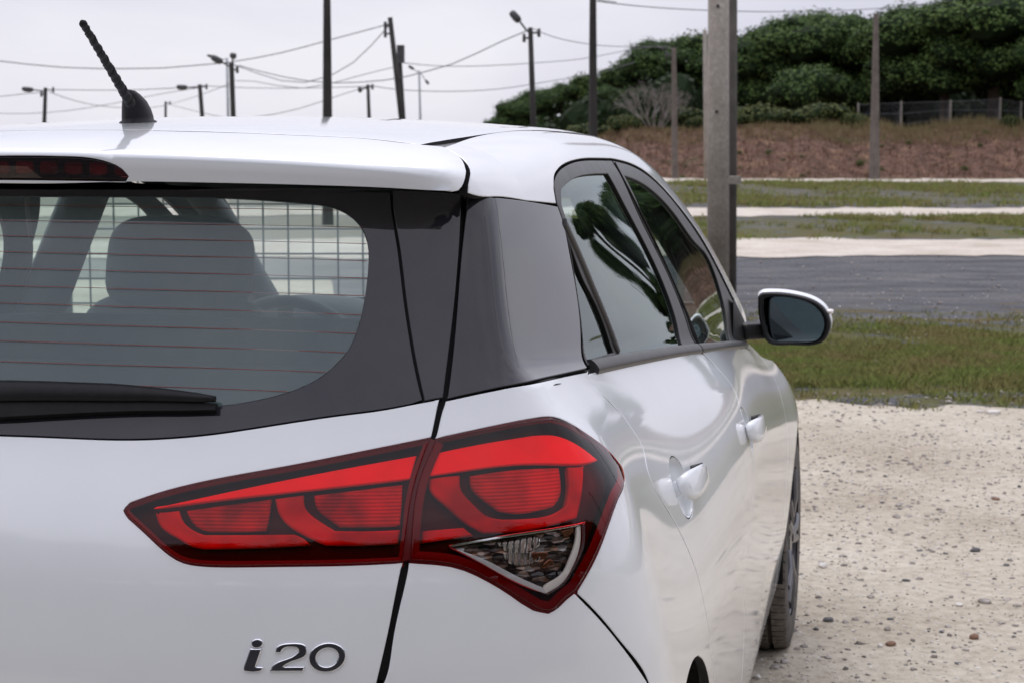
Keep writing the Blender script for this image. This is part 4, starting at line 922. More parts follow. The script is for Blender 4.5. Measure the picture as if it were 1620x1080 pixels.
# embankment
bm_=mat('embankment_earth',(.1,.06,.04),.95,spec=.1); nt=bm_.node_tree; t,s=sepD(nt)
a=noise(nt,.35,6,.7); b=noise(nt,1.6,5,.7); c=noise(nt,5.,4,.7)
r1=ramp(nt,b.outputs[0],[(.30,(.075,.048,.038)),(.48,(.16,.098,.075)),(.60,(.22,.135,.098)),(.74,(.33,.225,.15))])
r2=ramp(nt,c.outputs[0],[(.35,(.50,.48,.46)),(.65,(1.25,1.22,1.2))]); col=mixc(nt,1.,r1.outputs[0],r2.outputs[0],'MULTIPLY')
grn=ramp(nt,c.outputs[0],[(.35,(.035,.04,.016)),(.6,(.10,.095,.04)),(.75,(.19,.155,.085))])
hz=ramp(nt,math_(nt,'ADD',math_(nt,'DIVIDE',s.outputs[2],5.),math_(nt,'MULTIPLY',math_(nt,'SUBTRACT',a.outputs[0],.5),.55)),[(.74,0.),(.92,1.)])
col=mixc(nt,hz.outputs[0],col,grn.outputs[0]); col=mixc(nt,ramp(nt,noise(nt,.9,5,.65).outputs[0],[(.55,0.),(.66,.75)]).outputs[0],col,(.30,.19,.115)); overlay=ramp(nt,a.outputs[0],[(.58,0.),(.68,.8)]); col=mixc(nt,overlay.outputs[0],col,(.05,.06,.02))
L(nt,col,BS(bm_).inputs['Base Color']); bump(bm_,b.outputs[0],1.,.4)
def bankh(u,d):
    b0=73.5-.02*u; f=min(max((d-b0)/12.,0),1); f=f*f*(3-2*f)
    H=2.15*min(max((u+1.5)/7.,0.02),1)*min(max((52-u)/16.,.05),1)
    n_=.22*gnoise(u,d,.5,2.)+.15*gnoise(u,d,1.6,5.)
    return gz(min(d,95))-.02*(1-f)-.25*(f<=0)+H*f+n_*min(f*3,1)*min(1,H/2)
us=np.concatenate([np.arange(-90,-20,2.),np.arange(-20,60,.6),np.arange(60,140,3.)]); ds=np.concatenate([np.arange(72,90,.6),np.arange(90,170,8.)])
dgrid(us,ds,bankh,'embankment',bm_)
# ---------------------------------------------------------------- loose stones
stm=mat('stone',(.3,.27,.24),.9); nt=stm.node_tree; oi=N(nt,'ShaderNodeObjectInfo'); 
n_=noise(nt,14,4); r=ramp(nt,n_.outputs[0],[(.3,(.15,.135,.12)),(.5,(.27,.24,.21)),(.7,(.50,.46,.42))]); L(nt,r.outputs[0],BS(stm).inputs['Base Color'])
darkst=varied('dark_stone',(.07,.07,.075),(.15,.145,.145),20,.85,bs=.4,bd=.004)
brownst=varied('brown_stone',(.14,.075,.05),(.25,.14,.09),20,.85,bs=.4,bd=.004)
whitest=varied('pale_stone',(.50,.47,.43),(.70,.67,.62),20,.85,bs=.4,bd=.004)
def ico():
    t=(1+5**.5)/2; V=np.array([(-1,t,0),(1,t,0),(-1,-t,0),(1,-t,0),(0,-1,t),(0,1,t),(0,-1,-t),(0,1,-t),(t,0,-1),(t,0,1),(-t,0,-1),(-t,0,1)])/math.sqrt(1+t*t)
    Fc=[(0,11,5),(0,5,1),(0,1,7),(0,7,10),(0,10,11),(1,5,9),(5,11,4),(11,10,2),(10,7,6),(7,1,8),(3,9,4),(3,4,2),(3,2,6),(3,6,8),(3,8,9),(4,9,5),(2,4,11),(6,2,10),(8,6,7),(9,8,1)]; return V,Fc
IV,IF=ico()
def subdiv(V,Fc):
    V=[tuple(v) for v in V]; mid={}; out=[]
    def m_(a,b):
        k=(min(a,b),max(a,b))
        if k not in mid:
            v=(np.array(V[a])+np.array(V[b])); v/=np.linalg.norm(v); V.append(tuple(v)); mid[k]=len(V)-1
        return mid[k]
    for a,b,c in Fc:
        x,y,z=m_(a,b),m_(b,c),m_(c,a); out+=[(a,x,z),(x,b,y),(z,y,c),(x,y,z)]
    return np.array(V),out
IV2,IF2=subdiv(IV,IF)
def scatter(name,m,n,smin,smax_,urange,drange,pw=2.2,zb=.008,excl=None):
    V=[];Fc=[];k=0
    while k<n:
        d=drange[0]+(drange[1]-drange[0])*rnd.random(); u=rnd.uniform(*urange)*1.; 
        if excl and excl(u,d): continue
        s_=smin+(smax_-smin)*rnd.random()**pw; sc=np.array([rnd.uniform(.7,1.3),rnd.uniform(.7,1.3),rnd.uniform(.35,.75)])*s_
        v=IV*(1+.22*rs.randn(12,1)); a=rnd.random()*6.28; v=v*sc; v=np.stack([v[:,0]*math.cos(a)-v[:,1]*math.sin(a),v[:,0]*math.sin(a)+v[:,1]*math.cos(a),v[:,2]],-1)+np.array([u,d,gz(d)+zb+s_*.12])
        b=len(V); V+=list(v); Fc+=[tuple(np.array(f)+b) for f in IF]; k+=1
    o=gobj(name,V,Fc,m,kind='stuff'); o.data.shade_flat(); return o
tag(scatter('gravel',stm,6500,.0025,.013,(-.8,3.2),(3.0,10.6)),'small grey and tan stones scattered over the pale yard','gravel')
tag(scatter('gravel',whitest,12000,.0015,.006,(-.5,3.2),(3.0,9.5),1.5),'pale grit lying thick over the yard','gravel')
tag(scatter('gravel',stm,11000,.0015,.006,(-.5,3.2),(3.0,9.0),1.6),'fine grey-brown grit lying thick over the yard','gravel')
tag(scatter('gravel',darkst,900,.0025,.012,(-.6,3.2),(3.0,10.4)),'dark chips scattered over the pale yard','gravel')
tag(scatter('gravel',stm,900,.005,.022,(-.5,6),(9.9,25),3.),'pale chips scattered over the dark stony ground','gravel')
tag(scatter('gravel',whitest,200,.004,.015,(1.8,5),(13,19),3),'pale chips gathered in the dark stony patch behind the mirror','gravel')
def stone(px,py,wpx,m,label,flat=.6):
    d=ray(px,py); t=-CAM[2]/d[2]; p=CAM+d*t; s_=wpx/FPX*np.linalg.norm(p-CAM)/2
    v=IV2*(1+.10*rs.randn(len(IV2),1)); v=v*np.array([s_,s_*.8,s_*flat]); R=rotz(rnd.random()*6)
    o=mesh('stone',[R@q for q in v],IF2,None,m,True); o.location=(p[0],p[1],s_*flat*.45+.008); autosmooth(o,40)
    tag(o,label,'stone','loose stones on the yard')
stone(1543,875,15,darkst,'dark grey rounded stone lying alone in the middle of the pale yard')
stone(1310,986,17,darkst,'grey rounded stone lying just right of the front tyre')
stone(1301,900,18,whitest,'flat tan stone beside the front tyre, a little above its foot')
stone(1409,1024,18,brownst,'tan brown stone lying low in the picture right of the front tyre',.5)
stone(1541,1013,18,brownst,'reddish brown angular stone near the bottom right corner')
stone(1377,948,14,stm,'pale blue-grey flat stone right of the front tyre',.4)
stone(1557,956,22,stm,'broad grey-brown stone at the right of the yard',.4)
stone(1517,961,16,whitest,'small white stone in the pale yard left of a grey-brown one',.4)
stone(1404,1000,12,stm,'small grey stone between the front tyre and the brown stone')
stone(1228,1060,20,stm,'grey-brown stone half sunk in the dirt below the front wheel',.4)
stone(1198,1077,14,whitest,'white stone at the bottom edge under the car sill',.7)
stone(1392,1027,10,whitest,'bright white pebble beside the tan brown stone',.8)
stone(1421,803,13,stm,'brown-grey stone far up the yard, right of the car',.5)
stone(1418,821,13,stm,'brown-grey stone just below another far up the yard',.5)
stone(1575,793,12,brownst,'tan stone near the right edge, far up the yard',.5)
stone(1571,656,26,whitest,'long white stone lying at the edge of the grass on the right',.35)
stone(1550,654,12,whitest,'short white stone beside the long one at the grass edge',.5)
# ---------------------------------------------------------------- grass
def grassm(name,a,b,c):
    m=mat(name,a,.8,spec=.2); nt=m.node_tree; n=noise(nt,1.6,4,.6); r=ramp(nt,n.outputs[0],[(.3,a),(.5,b),(.7,c)]); 
    n2=noise(nt,30,2); r2=ramp(nt,n2.outputs[0],[(.3,(.6,.6,.6)),(.7,(1.35,1.3,1.2))]); L(nt,mixc(nt,1.,r.outputs[0],r2.outputs[0],'MULTIPLY'),BS(m).inputs['Base Color']); return m
gA=grassm('grass_blades',(.24,.18,.09),(.19,.20,.065),(.155,.225,.05))
def blades(name,m,n,ur,dr,h0,h1,dens,wd=.004):
    V=[];Fc=[];k=0;tries=0
    while k<n and tries<n*12:
        tries+=1; u=rnd.uniform(*ur); d=rnd.uniform(*dr)
        if rnd.random()>dens(u,d): continue
        h=rnd.uniform(h0,h1)*(.6+.8*rnd.random()); a=rnd.random()*3.14; cx,cy=math.cos(a)*wd,math.sin(a)*wd; lx,ly=rnd.gauss(0,.45)*h,rnd.gauss(0,.45)*h
        z=gz(d)+.004; b=len(V); V+=[(u-cx,d-cy,z),(u+cx,d+cy,z),(u+lx*.4+cx*.6,d+ly*.4,z+h*.6),(u+lx,d+ly,z+h)]; Fc+=[(b,b+1,b+2),(b,b+2,b+3)]; k+=1
    return gobj(name,V,Fc,m,kind='stuff')
def dn(u,d):
    v=.5+.5*gnoise(u*1.3,d*2.6,1.1,3.)+.35*gnoise(u*3,d*7,1.7,8.); e=yedge(u)-.15
    if d<e: return 0
    q=1 if d<13.6 else max(0,1-(d-13.6)/3.4)
    v=v*q+.45*(q-.5)+(.45 if (u<3.0 and 10.9<d<13.2) else 0); pt=.5+.5*gnoise(u*2.1+d,d*1.9,1.6,5.); v*=min(1,max(0,(pt-.22)*3.2))
    return max(0,min(1,v*(.10+.90*min(1,(d-e)/1.1))))
tag(blades('grass',gA,60000,(-4.5,5.2),(9.6,17.),.014,.046,dn,.0055),'short green and brown grass in patches beyond the pale yard','grass')
tag(blades('grass',gA,26000,(.6,3.6),(10.9,13.4),.03,.065,lambda u,d:max(0,min(1,.8-.25*(u-1)+.5*gnoise(u*2,d*3,2.,1.))),.005),'fresher green grass just beyond the mirror and the pale yard','grass')
def dv(a,b):
    def f(u,d):
        q=.5+.5*gnoise(u*.5+d*.3,d*.9,.8,7.)+.35*gnoise(u*1.7,d*2.,1.1,2.); e=min(1,(d-a-.35*gnoise(u,0,.9,3.))/.9,(b-d+.35*gnoise(u,0,.8,1.))/.9)
        return max(0,min(1,(q-.30)*1.6))*max(0,e)
    return f
tag(blades('verge_grass',gA,30000,(-2.,12.),(28.3,38.),.04,.11,dv(28.5,37.8),.011),'patchy olive grass between the two nearer pale paths','grass')
tag(blades('verge_grass',gA,30000,(-2.,21.),(42.,68.),.06,.16,dv(42.2,67.5),.017),'patchy olive grass between the two farther pale paths','grass')
# ---------------------------------------------------------------- trees
barkm=varied('pine_bark',(.05,.036,.028),(.10,.075,.06),3,.9,bs=.4,bd=.05)
def leafm(name,cols):
    m=mat(name,cols[0],.75,spec=.25); nt=m.node_tree; n=noise(nt,.55,4,.6); r=ramp(nt,n.outputs[0],list(zip([.32,.5,.68],cols))); 
    n2=noise(nt,4.5,2); r2=ramp(nt,n2.outputs[0],[(.3,(.65,.65,.65)),(.7,(1.3,1.3,1.25))]); L(nt,mixc(nt,1.,r.outputs[0],r2.outputs[0],'MULTIPLY'),BS(m).inputs['Base Color'])
    return m
pineL=leafm('pine_needles',[(.026,.052,.014),(.056,.100,.024),(.092,.142,.036)])
pineL2=leafm('light_pine_needles',[(.036,.068,.018),(.066,.112,.028),(.10,.155,.04)])
corem=mat('crown_painted_shade_core',(.012,.022,.008),.9,spec=.1)  # dark core colour stands in for shade deep inside the foliage
bushL=leafm('bush_leaves',[(.045,.058,.017),(.078,.092,.025),(.12,.128,.04)])
gorse=leafm('yellow_green_leaves',[(.04,.065,.015),(.075,.10,.02),(.13,.14,.03)])
def crown(name,lobes,nleaf,ls,m,parent=None,core=.80,flat=1.):
    corei=0
    """lobes: (centre, radii); leaf cards through each lobe's outer half, an uneven dark core inside"""
    V=[];Fc=[]
    for c,r in lobes:
        c=np.array(c);r=np.array(r); k=int(nleaf*(r[0]*r[1]*r[2])**(2/3.)) 
        d=rs.randn(k,3); d/=np.linalg.norm(d,axis=1,keepdims=True); d[:,2]=np.where(d[:,2]<-.55,-d[:,2]*.5,d[:,2])
        bump_=1+.20*np.sin(d[:,0]*7+c[0]*3)*np.sin(d[:,1]*6+c[1])+.10*np.sin(d[:,2]*9+d[:,0]*5)
        rad=(.72+.32*rs.rand(k))*bump_; p=c+d*r*rad[:,None]
        t=np.cross(d,rs.randn(k,3)); t/=np.maximum(np.linalg.norm(t,axis=1,keepdims=True),1e-6); b=np.cross(d+.75*rs.randn(k,3),t); b/=np.linalg.norm(b,axis=1,keepdims=True)
        s_=ls*(.5+rs.rand(k,1)); 
        for q in (p-t*s_,p-b*s_*.6,p+t*s_,p+b*s_*.6): V.append(q)
    # interleave per lobe
    out=[];idx=0
    for i in range(0,len(V),4):
        a,b,c_,d_=V[i:i+4]; n_=len(a); q=np.stack([a,b,c_,d_],1).reshape(-1,3); out.append(q); Fc+=[(idx+4*j,idx+4*j+1,idx+4*j+2,idx+4*j+3) for j in range(n_)]; idx+=4*n_
    VV=list(np.concatenate(out)); corei=len(Fc)
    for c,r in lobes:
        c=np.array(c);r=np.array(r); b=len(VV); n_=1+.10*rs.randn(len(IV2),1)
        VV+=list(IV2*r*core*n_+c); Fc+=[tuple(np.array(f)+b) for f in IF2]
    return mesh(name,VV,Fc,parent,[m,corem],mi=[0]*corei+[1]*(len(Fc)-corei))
def pine(H,Wd,seed,m,ls=.095):
    """stone pine: trunk, spreading limbs, umbrella crown; base at origin"""
    r_=random.Random(seed); root=empty('pine_tree'); mb=MB()
    mb.tube([(0,0,-1.2),(r_.uniform(-.2,.2),0,H*.3),(r_.uniform(-.3,.3),.1,H*.62)],[.34,.26,.19],9)
    lobes=[]; n=r_.randint(15,19)
    for i in range(n):
        a=6.283*i/n*2.4+r_.uniform(-.3,.3); q=math.sqrt((i+.3)/n)*Wd*.40; zz=H*.84-(q/(Wd*.5))**2*H*.34+r_.uniform(-.06,.05)*H
        c=(q*math.cos(a),q*math.sin(a),zz); s_=Wd*r_.uniform(.15,.22); lobes.append((c,(s_,s_,s_*r_.uniform(.6,.85))))
        if i%3==0: mb.tube([(0,0,H*r_.uniform(.30,.5)),(c[0]*.5,c[1]*.5,H*.58),(c[0]*.9,c[1]*.9,c[2]-.3)],[.13,.09,.04],6)
    for i in range(9):
        a=6.283*i/9+r_.uniform(-.3,.3); q=Wd*r_.uniform(.22,.34); s_=Wd*r_.uniform(.13,.19); lobes.append(((q*math.cos(a),q*math.sin(a),H*r_.uniform(.30,.48)),(s_,s_,s_*.8)))
    o=mb.build('trunk',barkm,None,True); o.parent=root
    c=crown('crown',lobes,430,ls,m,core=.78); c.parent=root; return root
def bushy(H,Wd,seed,m,ls=.13,name='green_tree',n=14,low=.0):
    r_=random.Random(seed); root=empty(name); mb=MB(); mb.tube([(0,0,-.5),(0,0,H*.5)],[.18,.10],8); lobes=[]
    for i in range(n):
        a=i*2.4; q=math.sqrt((i+.5)/n)*Wd*.36; zz=H*(.62-(q/(Wd*.5))**2*.34)+r_.uniform(-.05,.05)*H
        s_=Wd*r_.uniform(.16,.22); lobes.append(((q*math.cos(a),q*math.sin(a),max(zz,s_*.5)),(s_,s_,s_*.9)))
    for i in range(5): a=i*1.26; mb.tube([(0,0,H*.25),(Wd*.2*math.cos(a),Wd*.2*math.sin(a),H*.5)],[.09,.04],6)
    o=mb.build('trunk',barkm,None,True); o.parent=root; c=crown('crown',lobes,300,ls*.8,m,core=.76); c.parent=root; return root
protos=[pine(9.5,9.5,1,pineL),pine(9,8.5,2,pineL),pine(10,10.5,3,pineL2),pine(8.5,8,4,pineL)]
used=[False]*4
def place(root,loc,s=1.,rz=0.,label=None,cat='tree',group=None,sz=None,first=True):
    if root.get('category'): 
        c=root.copy(); COL.objects.link(c)
        for ch_ in root.children: k=ch_.copy(); COL.objects.link(k); k.parent=c
    else: c=root
    c.location=loc; c.rotation_euler=(0,0,rz); c.scale=(s,s,sz or s); tag(c,' '.join(label.split()[:16]),cat,group); return c
def topat(px,py,D,H): # base height so that a crown of nominal height H has its top at the given pixel
    return atD(px,py,D)
TREES=[ # px, py of crown top, D, proto, width factor, label
 (775,196,150,1,.9,'far left low pine at the tail of the tree line, just above the car roof'),
 (812,168,140,3,.9,'small dark pine left of the slim lamp post above the roof'),
 (850,138,132,0,.95,'dark pine directly behind the slim lamp post'),
 (893,128,126,1,.9,'dark pine between the slim lamp post and the tall tapering post'),
 (938,116,122,3,1.,'dark pine behind the tall tapering post'),
 (985,120,118,0,.9,'dark pine right of the tall tapering post with a low rounded top'),
 (1022,84,112,1,1.,'pine at the step in the tree line right of the tall tapering post'),
 (1066,58,108,0,1.,'pine behind the short old post, left of the concrete pair'),
 (1118,52,106,3,1.1,'pine rising behind the big concrete pair of posts'),
 (1180,52,104,1,1.,'pine immediately right of the big concrete pair of posts'),
 (1228,32,104,0,1.05,'tall pine behind the round light green tree, left half'),
 (1278,14,103,2,1.,'tall pine behind the round light green tree, right half'),
 (1330,12,104,1,1.05,'tall pine left of the lone wooden post'),
 (1392,20,102,0,1.,'tall pine directly behind the lone wooden post'),
 (1440,30,104,3,1.,'pine in the dip of the tree line right of the lone post'),
 (1500,-6,94,2,1.1,'large lighter pine with a broad crown near the right edge'),
 (1580,-30,92,2,1.2,'largest pine, cut off by the top right corner'),
 (1680,70,94,0,1.0,'large pine whose left side enters at the right edge'),]
hts=[9.5,9,10,8.5]
for i,(px,py,D,pr,wf,lb) in enumerate(TREES):
    p=atD(px,py,D); u=(p-CAM)@_R; base=bankh(u,min(D,100))-.2
    H=p[2]-base; s=H/hts[pr]/.985
    o=place(protos[pr],(p[0],p[1],base),s*wf*1.2,rnd.random()*6.28,lb,'pine tree','pines along the ridge',sz=s)
# unseen added pines: right ones for reflections, those behind to shut off low sky
for i in range(23):
    a=math.radians((17.5+i*4) if i<2 else (104+(i-2)*7.9)); R0=84+8*rnd.random() if i<2 else 17+7*rnd.random(); u=math.sin(a)*R0; D=math.cos(a)*R0
    pr=i%4; s=rnd.uniform(.55,.7) if i<2 else rnd.uniform(.9,1.1); q=W(u,D,bankh(u,D) if (D>72 and u<135) else max(0,gz(D))-1.); 
    place(protos[pr],q,s*1.1,rnd.random()*6.28,'unseen stone pine added outside the picture for shade and reflections','pine tree','pines outside the view',sz=s)
# undergrowth that closes the view under the crowns
scr=[]
for i in range(30):
    u=1+i*1.5+rnd.uniform(-.6,.6); D=104+rnd.uniform(-3,3); h_=rnd.uniform(1.6,2.6)*min(1,(u+2)/8); scr.append(((u,D,bankh(u,95)+h_*.5),(2.2,1.6,h_)))
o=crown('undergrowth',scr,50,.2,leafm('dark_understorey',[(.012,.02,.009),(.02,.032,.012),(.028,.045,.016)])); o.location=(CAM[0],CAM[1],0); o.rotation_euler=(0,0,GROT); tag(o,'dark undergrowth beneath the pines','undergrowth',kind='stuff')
# round light green tree
p=atD(1283,82,93); u=(p-CAM)@_R; b=bankh(u,90); H=p[2]-b
rt_=bushy(5.0,5.4,21,pineL2,ls=.12,n=18); place(rt_,(p[0],p[1],b),H/5.0*1.02,0,'round light green tree standing before the dark pines','tree',sz=H/4.75)
# low bushes along the bank top
bprotos=[bushy(2.4,3.6,31,bushL,.12,'bush',10),bushy(2.2,4.0,32,bushL,.12,'bush',10)]
for i,(px,py,D,wpx,lb) in enumerate([(1085,170,88,62,'yellow-green bush left of the big concrete pair of posts'),(1110,192,85,40,'small brownish bush just left of the concrete pair'),
   (1195,165,87,86,'low green bush right of the concrete pair of posts'),(1252,172,86,70,'low green bush in the middle of the hedge below the round tree'),
   (1308,163,87,84,'low green bush at the right end of the hedge below the round tree'),(1352,178,86,46,'small low bush at the left end of the wire fence'),
   (930,196,92,70,'brown-green bush at the foot of the tall tapering post'),(1005,205,86,56,'low scrub bush right of the tall tapering post'),(1165,196,84,44,'small scrub bush touching the concrete pair'),
   (985,212,84,40,'dry scrub at the left foot of the bank'),(1600,196,84,30,'small dry bush under the fence near the right edge')]):
    p=atD(px,py,D); u=(p-CAM)@_R; b=bankh(u,D)-.15; H=max(p[2]-b,.8); wd=wpx/FPX*D
    place(bprotos[i%2],(p[0],p[1],b-.1),wd/2.9,rnd.random()*6,lb,'bush','bushes on top of the bank',sz=H/1.8)
# small gorse tufts on the slope
tuft=empty('gorse_tuft'); c=crown('leaves',[((0,0,.3),(.35,.35,.3)),((.25,.1,.2),(.25,.25,.2)),((-.25,0,.2),(.25,.2,.2))],900,.05,gorse,core=.35); c.parent=tuft
for i,(px,py,wpx) in enumerate([(1362,262,24),(1394,268,14),(1396,240,12),(1216,250,18),(1438,236,14),(1558,226,16),(1551,240,13),(1526,270,18),(1269,283,14),(1268,256,12),(1170,268,12),(1413,241,8),(1355,248,10),(1279,277,9),(1080,288,14),(1084,262,10),(1170,250,14),(1560,276,9),(1605,246,8),(1240,257,9),(1110,262,9),(1480,262,8)]):
    D=73.5+ (290-py)/75*9.5; p=atD(px,py,D); u=(p-CAM)@_R; wd=wpx/FPX*D
    where=['left of the lone wooden post at its foot','right beside the lone wooden post','above, right of the lone post','high on the slope right of the concrete pair','right of the lone post, near the fence foot','high on the slope near the right edge','just below another near the right edge','low on the slope near the right edge','at the foot of the slope below the round tree','halfway up below the round tree','close right of the concrete pair, low','small, right of the lone post, high','above the yellow tuft left of the lone post','small one left of the lowest centre tuft','at the very foot, left of the concrete pair','left of the concrete pair, halfway up','close right of the concrete pair, high','tiny, at the foot near the right edge','tiny, at the extreme right','tiny, in the middle of the slope','tiny, just left of the concrete pair','tiny, between the lone post and the right edge'][i]
    place(tuft,(p[0],p[1],bankh(u,D)-.05),wd/.95,rnd.random()*6,'green tuft on red bank, '+where,'plant','gorse tufts on the bank')
# dry grass fringe along the top of the bank
dry=grassm('dry_grass',(.16,.125,.06),(.22,.18,.095),(.13,.12,.05)); V=[];Fc=[]
for k in range(26000):
    u=rnd.uniform(-8,34); D=rnd.uniform(80.5,87.5); z=bankh(u,D); h=rnd.uniform(.12,.5)*(1.2 if u>14 else .7); a=rnd.random()*3; b=len(V); V+=[(u-.02*math.cos(a),D,z-.05),(u+.02,D+.02*math.sin(a),z-.05),(u+rnd.gauss(0,.10),D+rnd.gauss(0,.1),z+h)]; Fc.append((b,b+1,b+2))
tag(gobj('dry_grass',V,Fc,dry,kind='stuff'),'dry yellow grass fringe along the top of the bank','grass')
brush=grassm('heath_stems',(.13,.075,.055),(.20,.12,.085),(.075,.05,.035)); V=[];Fc=[]
for k in range(30000):
    u=rnd.uniform(-12,34); D=rnd.uniform(74.,84.5); z=bankh(u,D); h=rnd.uniform(.05,.26); a=rnd.random()*3; b=len(V); V+=[(u-.03*math.cos(a),D,z-.05),(u+.03,D+.03*math.sin(a),z-.05),(u+rnd.gauss(0,.12),D+rnd.gauss(0,.1),z+h)]; Fc.append((b,b+1,b+2))
tag(gobj('heath_scrub',V,Fc,brush,kind='stuff'),'low reddish brown scrub covering the slope of the bank','scrub')
# bare shrub
bare=varied('bare_twigs',(.16,.14,.125),(.26,.235,.21),2,.9); mb=MB(); r_=random.Random(5)
def twig(p,d,l,r,n):
    q=p+d*l; mb.tube([p,(p+q)/2+np.array([r_.gauss(0,.04),r_.gauss(0,.04),0])*l,q],[r,r*.8,r*.55],4,cap=False)
    if n>0:
        for _ in range(3 if n>1 else 4):
            e=d+np.array([r_.gauss(0,.38),r_.gauss(0,.38),r_.gauss(.06,.28)]); e/=np.linalg.norm(e); twig(q,e,l*r_.uniform(.6,.82),r*.55,n-1)
for k in range(11):
    a=k*2.4; t_=.25+.75*math.sqrt((k+.5)/11); d=np.array([math.cos(a)*t_,math.sin(a)*t_*.7,1.15]); d/=np.linalg.norm(d); twig(np.array([.12*math.cos(a),.1*math.sin(a),-.1]),d,.85,.045,4)
o=mb.build('bare_shrub',bare); p=atD(1035,235,85); o.location=(p[0],p[1],bankh((p-CAM)@_R,85)-.1); o.scale=(1.05,1.05,1.03); tag(o,'grey leafless shrub standing before the dark pines','shrub')
# ---------------------------------------------------------------- wire fence on the bank
fpost=varied('fence_post_wood',(.16,.145,.125),(.25,.23,.20),6,.9); fen=tag(empty('wire_fence'),'wire mesh fence on thin posts along the top of the bank at right','fence')
fp=[(1358,163,208),(1426,160,202),(1504,158,196),(1583,154,205),(1616,160,208),(1690,150,205)]; pts=[]
p0_=W(0,86,0); fen.location=p0_; FB=[]
for k,(px,pt,pb) in enumerate(fp):
    a=atD(px,pt,87.); u=(a-CAM)@_R; b=np.array([a[0],a[1],bankh(u,87.)-.1]); FB.append((a,b)); mb=MB(); mb.tube([b-p0_,a-p0_],[.065,.055],7); o=mb.build('post',fpost); o.parent=fen
wm=bpy.data.materials.new('wire_mesh'); wm.use_nodes=True; nt=wm.node_tree; nt.nodes.clear(); o_=N(nt,'ShaderNodeOutputMaterial')
wire=varied('galvanised_wire',(.13,.135,.14),(.20,.205,.21),4,.5)
mb=MB()
for (a0,b0),(a1,b1) in zip(FB[:-1],FB[1:]):
    n=int(np.linalg.norm(a1-a0)/.14)
    for i in range(n):
        t=i/n; top=a0+(a1-a0)*t-p0_; bot=b0+(b1-b0)*t-p0_; t2=min(1,t+.6/max(np.linalg.norm(a1-a0),.1)); 
        top2=a0+(a1-a0)*t2-p0_; bot2=b0+(b1-b0)*t2-p0_
        mb.tube([bot,top2*.94+bot2*.06],.004,3,cap=False); mb.tube([top*.94+bot*.06,bot2],.006,3,cap=False)
    for f in (.3,.62,.94): mb.tube([(a0*f+b0*(1-f))-p0_,(a1*f+b1*(1-f))-p0_],.010,4,cap=False)
o=mb.build('mesh_wires',wire); o.parent=fen; o['kind']='stuff'; del o['kind']
# ---------------------------------------------------------------- utility posts and wires
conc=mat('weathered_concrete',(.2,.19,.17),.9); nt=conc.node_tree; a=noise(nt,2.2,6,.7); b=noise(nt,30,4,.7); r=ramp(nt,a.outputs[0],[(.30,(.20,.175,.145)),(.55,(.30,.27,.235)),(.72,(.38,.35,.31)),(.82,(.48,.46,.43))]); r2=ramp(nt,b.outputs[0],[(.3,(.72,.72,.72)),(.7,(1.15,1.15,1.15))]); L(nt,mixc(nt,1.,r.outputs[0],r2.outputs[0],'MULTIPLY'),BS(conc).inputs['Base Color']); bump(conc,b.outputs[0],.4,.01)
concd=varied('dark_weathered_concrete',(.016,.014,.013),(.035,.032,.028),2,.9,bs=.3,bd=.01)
wood=varied('old_wood_post',(.095,.078,.066),(.15,.128,.11),3,.9,bs=.3,bd=.01)
steel=varied('dark_steel',(.03,.03,.032),(.06,.06,.062),8,.5); galv=varied('grey_steel',(.25,.27,.28),(.35,.37,.38),5,.5)
lampm=mat('lamp_glass_cover',(.30,.29,.24),.3)
POSTS={}
def post(key,px0,py0,px1,py1,D,w0,w1,m,label,lamps=(),rect=False,fit=True,gr='power line posts',cat='post',name='utility_post',top=None,arms=()):
    """(px0,py0) top, (px1,py1) lower visible point; w0,w1 widths in metres at top and foot"""
    a=atD(px0,py0,D); b=atD(px1,py1,D); u=(b-CAM)@_R; g=bankh(u,D) if D>73 else gz(D)
    t=(g-.3-a[2])/(b[2]-a[2]); b=a+(b-a)*t; 
    root=tag(empty(name,(b[0],b[1],g)),label,cat,gr); o0=np.array(root.location)
    mb=MB()
    if rect:
        R=rotz(YAW+.35); V=[]
        for P,w_ in ((b,w1),(a,w0)):
            for x,y in ((-1,-.8),(1,-.8),(1,.8),(-1,.8)): V.append(P-o0+R@np.array([x*w_/2,y*w_/2,0]))
        mb.add(V,[(0,1,5,4),(1,2,6,5),(2,3,7,6),(3,0,4,7),(4,5,6,7)])
    else: mb.tube([b-o0,a-o0],[w1/2,w0/2],12)
    o=mb.build('shaft',m,None,not rect); o.parent=root
    if rect: bv=o.modifiers.new('b','BEVEL'); bv.width=.015; bv.segments=2
    for (lx,ly,lz) in lamps:   # lamp head offset in metres: along u, up
        A=a-o0+np.array([0,0,-.15]); H=A+_R*lx+np.array([0,0,lz]); mb=MB(); mb.tube([A,A+_R*lx*.4+np.array([0,0,lz*.25]),H],.03,6,cap=False); q=mb.build('lamp_bracket',steel,None,True); q.parent=root
        d=(_R*lx+np.array([0,0,lz])); d/=np.linalg.norm(d); R=np.stack([d,np.cross((0,0,1),d)/np.linalg.norm(np.cross((0,0,1),d)),np.cross(d,np.cross((0,0,1),d)/np.linalg.norm(np.cross((0,0,1),d)))],1)
        q=superell('lamp_head',H+d*ly*.5,(ly*.5,.14,.11),.6,.7,R,None,steel,14); q.parent=root
        q2=superell('lamp_cover',H+d*ly*.5-np.array([0,0,.06]),(ly*.38,.11,.08),.8,.8,R,None,lampm,12); q2.parent=root
    for (lx,lz) in arms:
        mb=MB(); A=a-o0; mb.tube([A+_R*lx+np.array([0,0,lz]),A+np.array([0,0,lz])],.03,5); mb.tube([A+_R*lx+np.array([0,0,lz-.12]),A+_R*lx+np.array([0,0,lz+.12])],.05,6); q=mb.build('insulator_bracket',steel,None,True); q.parent=root
    POSTS[key]=(a,root); return root
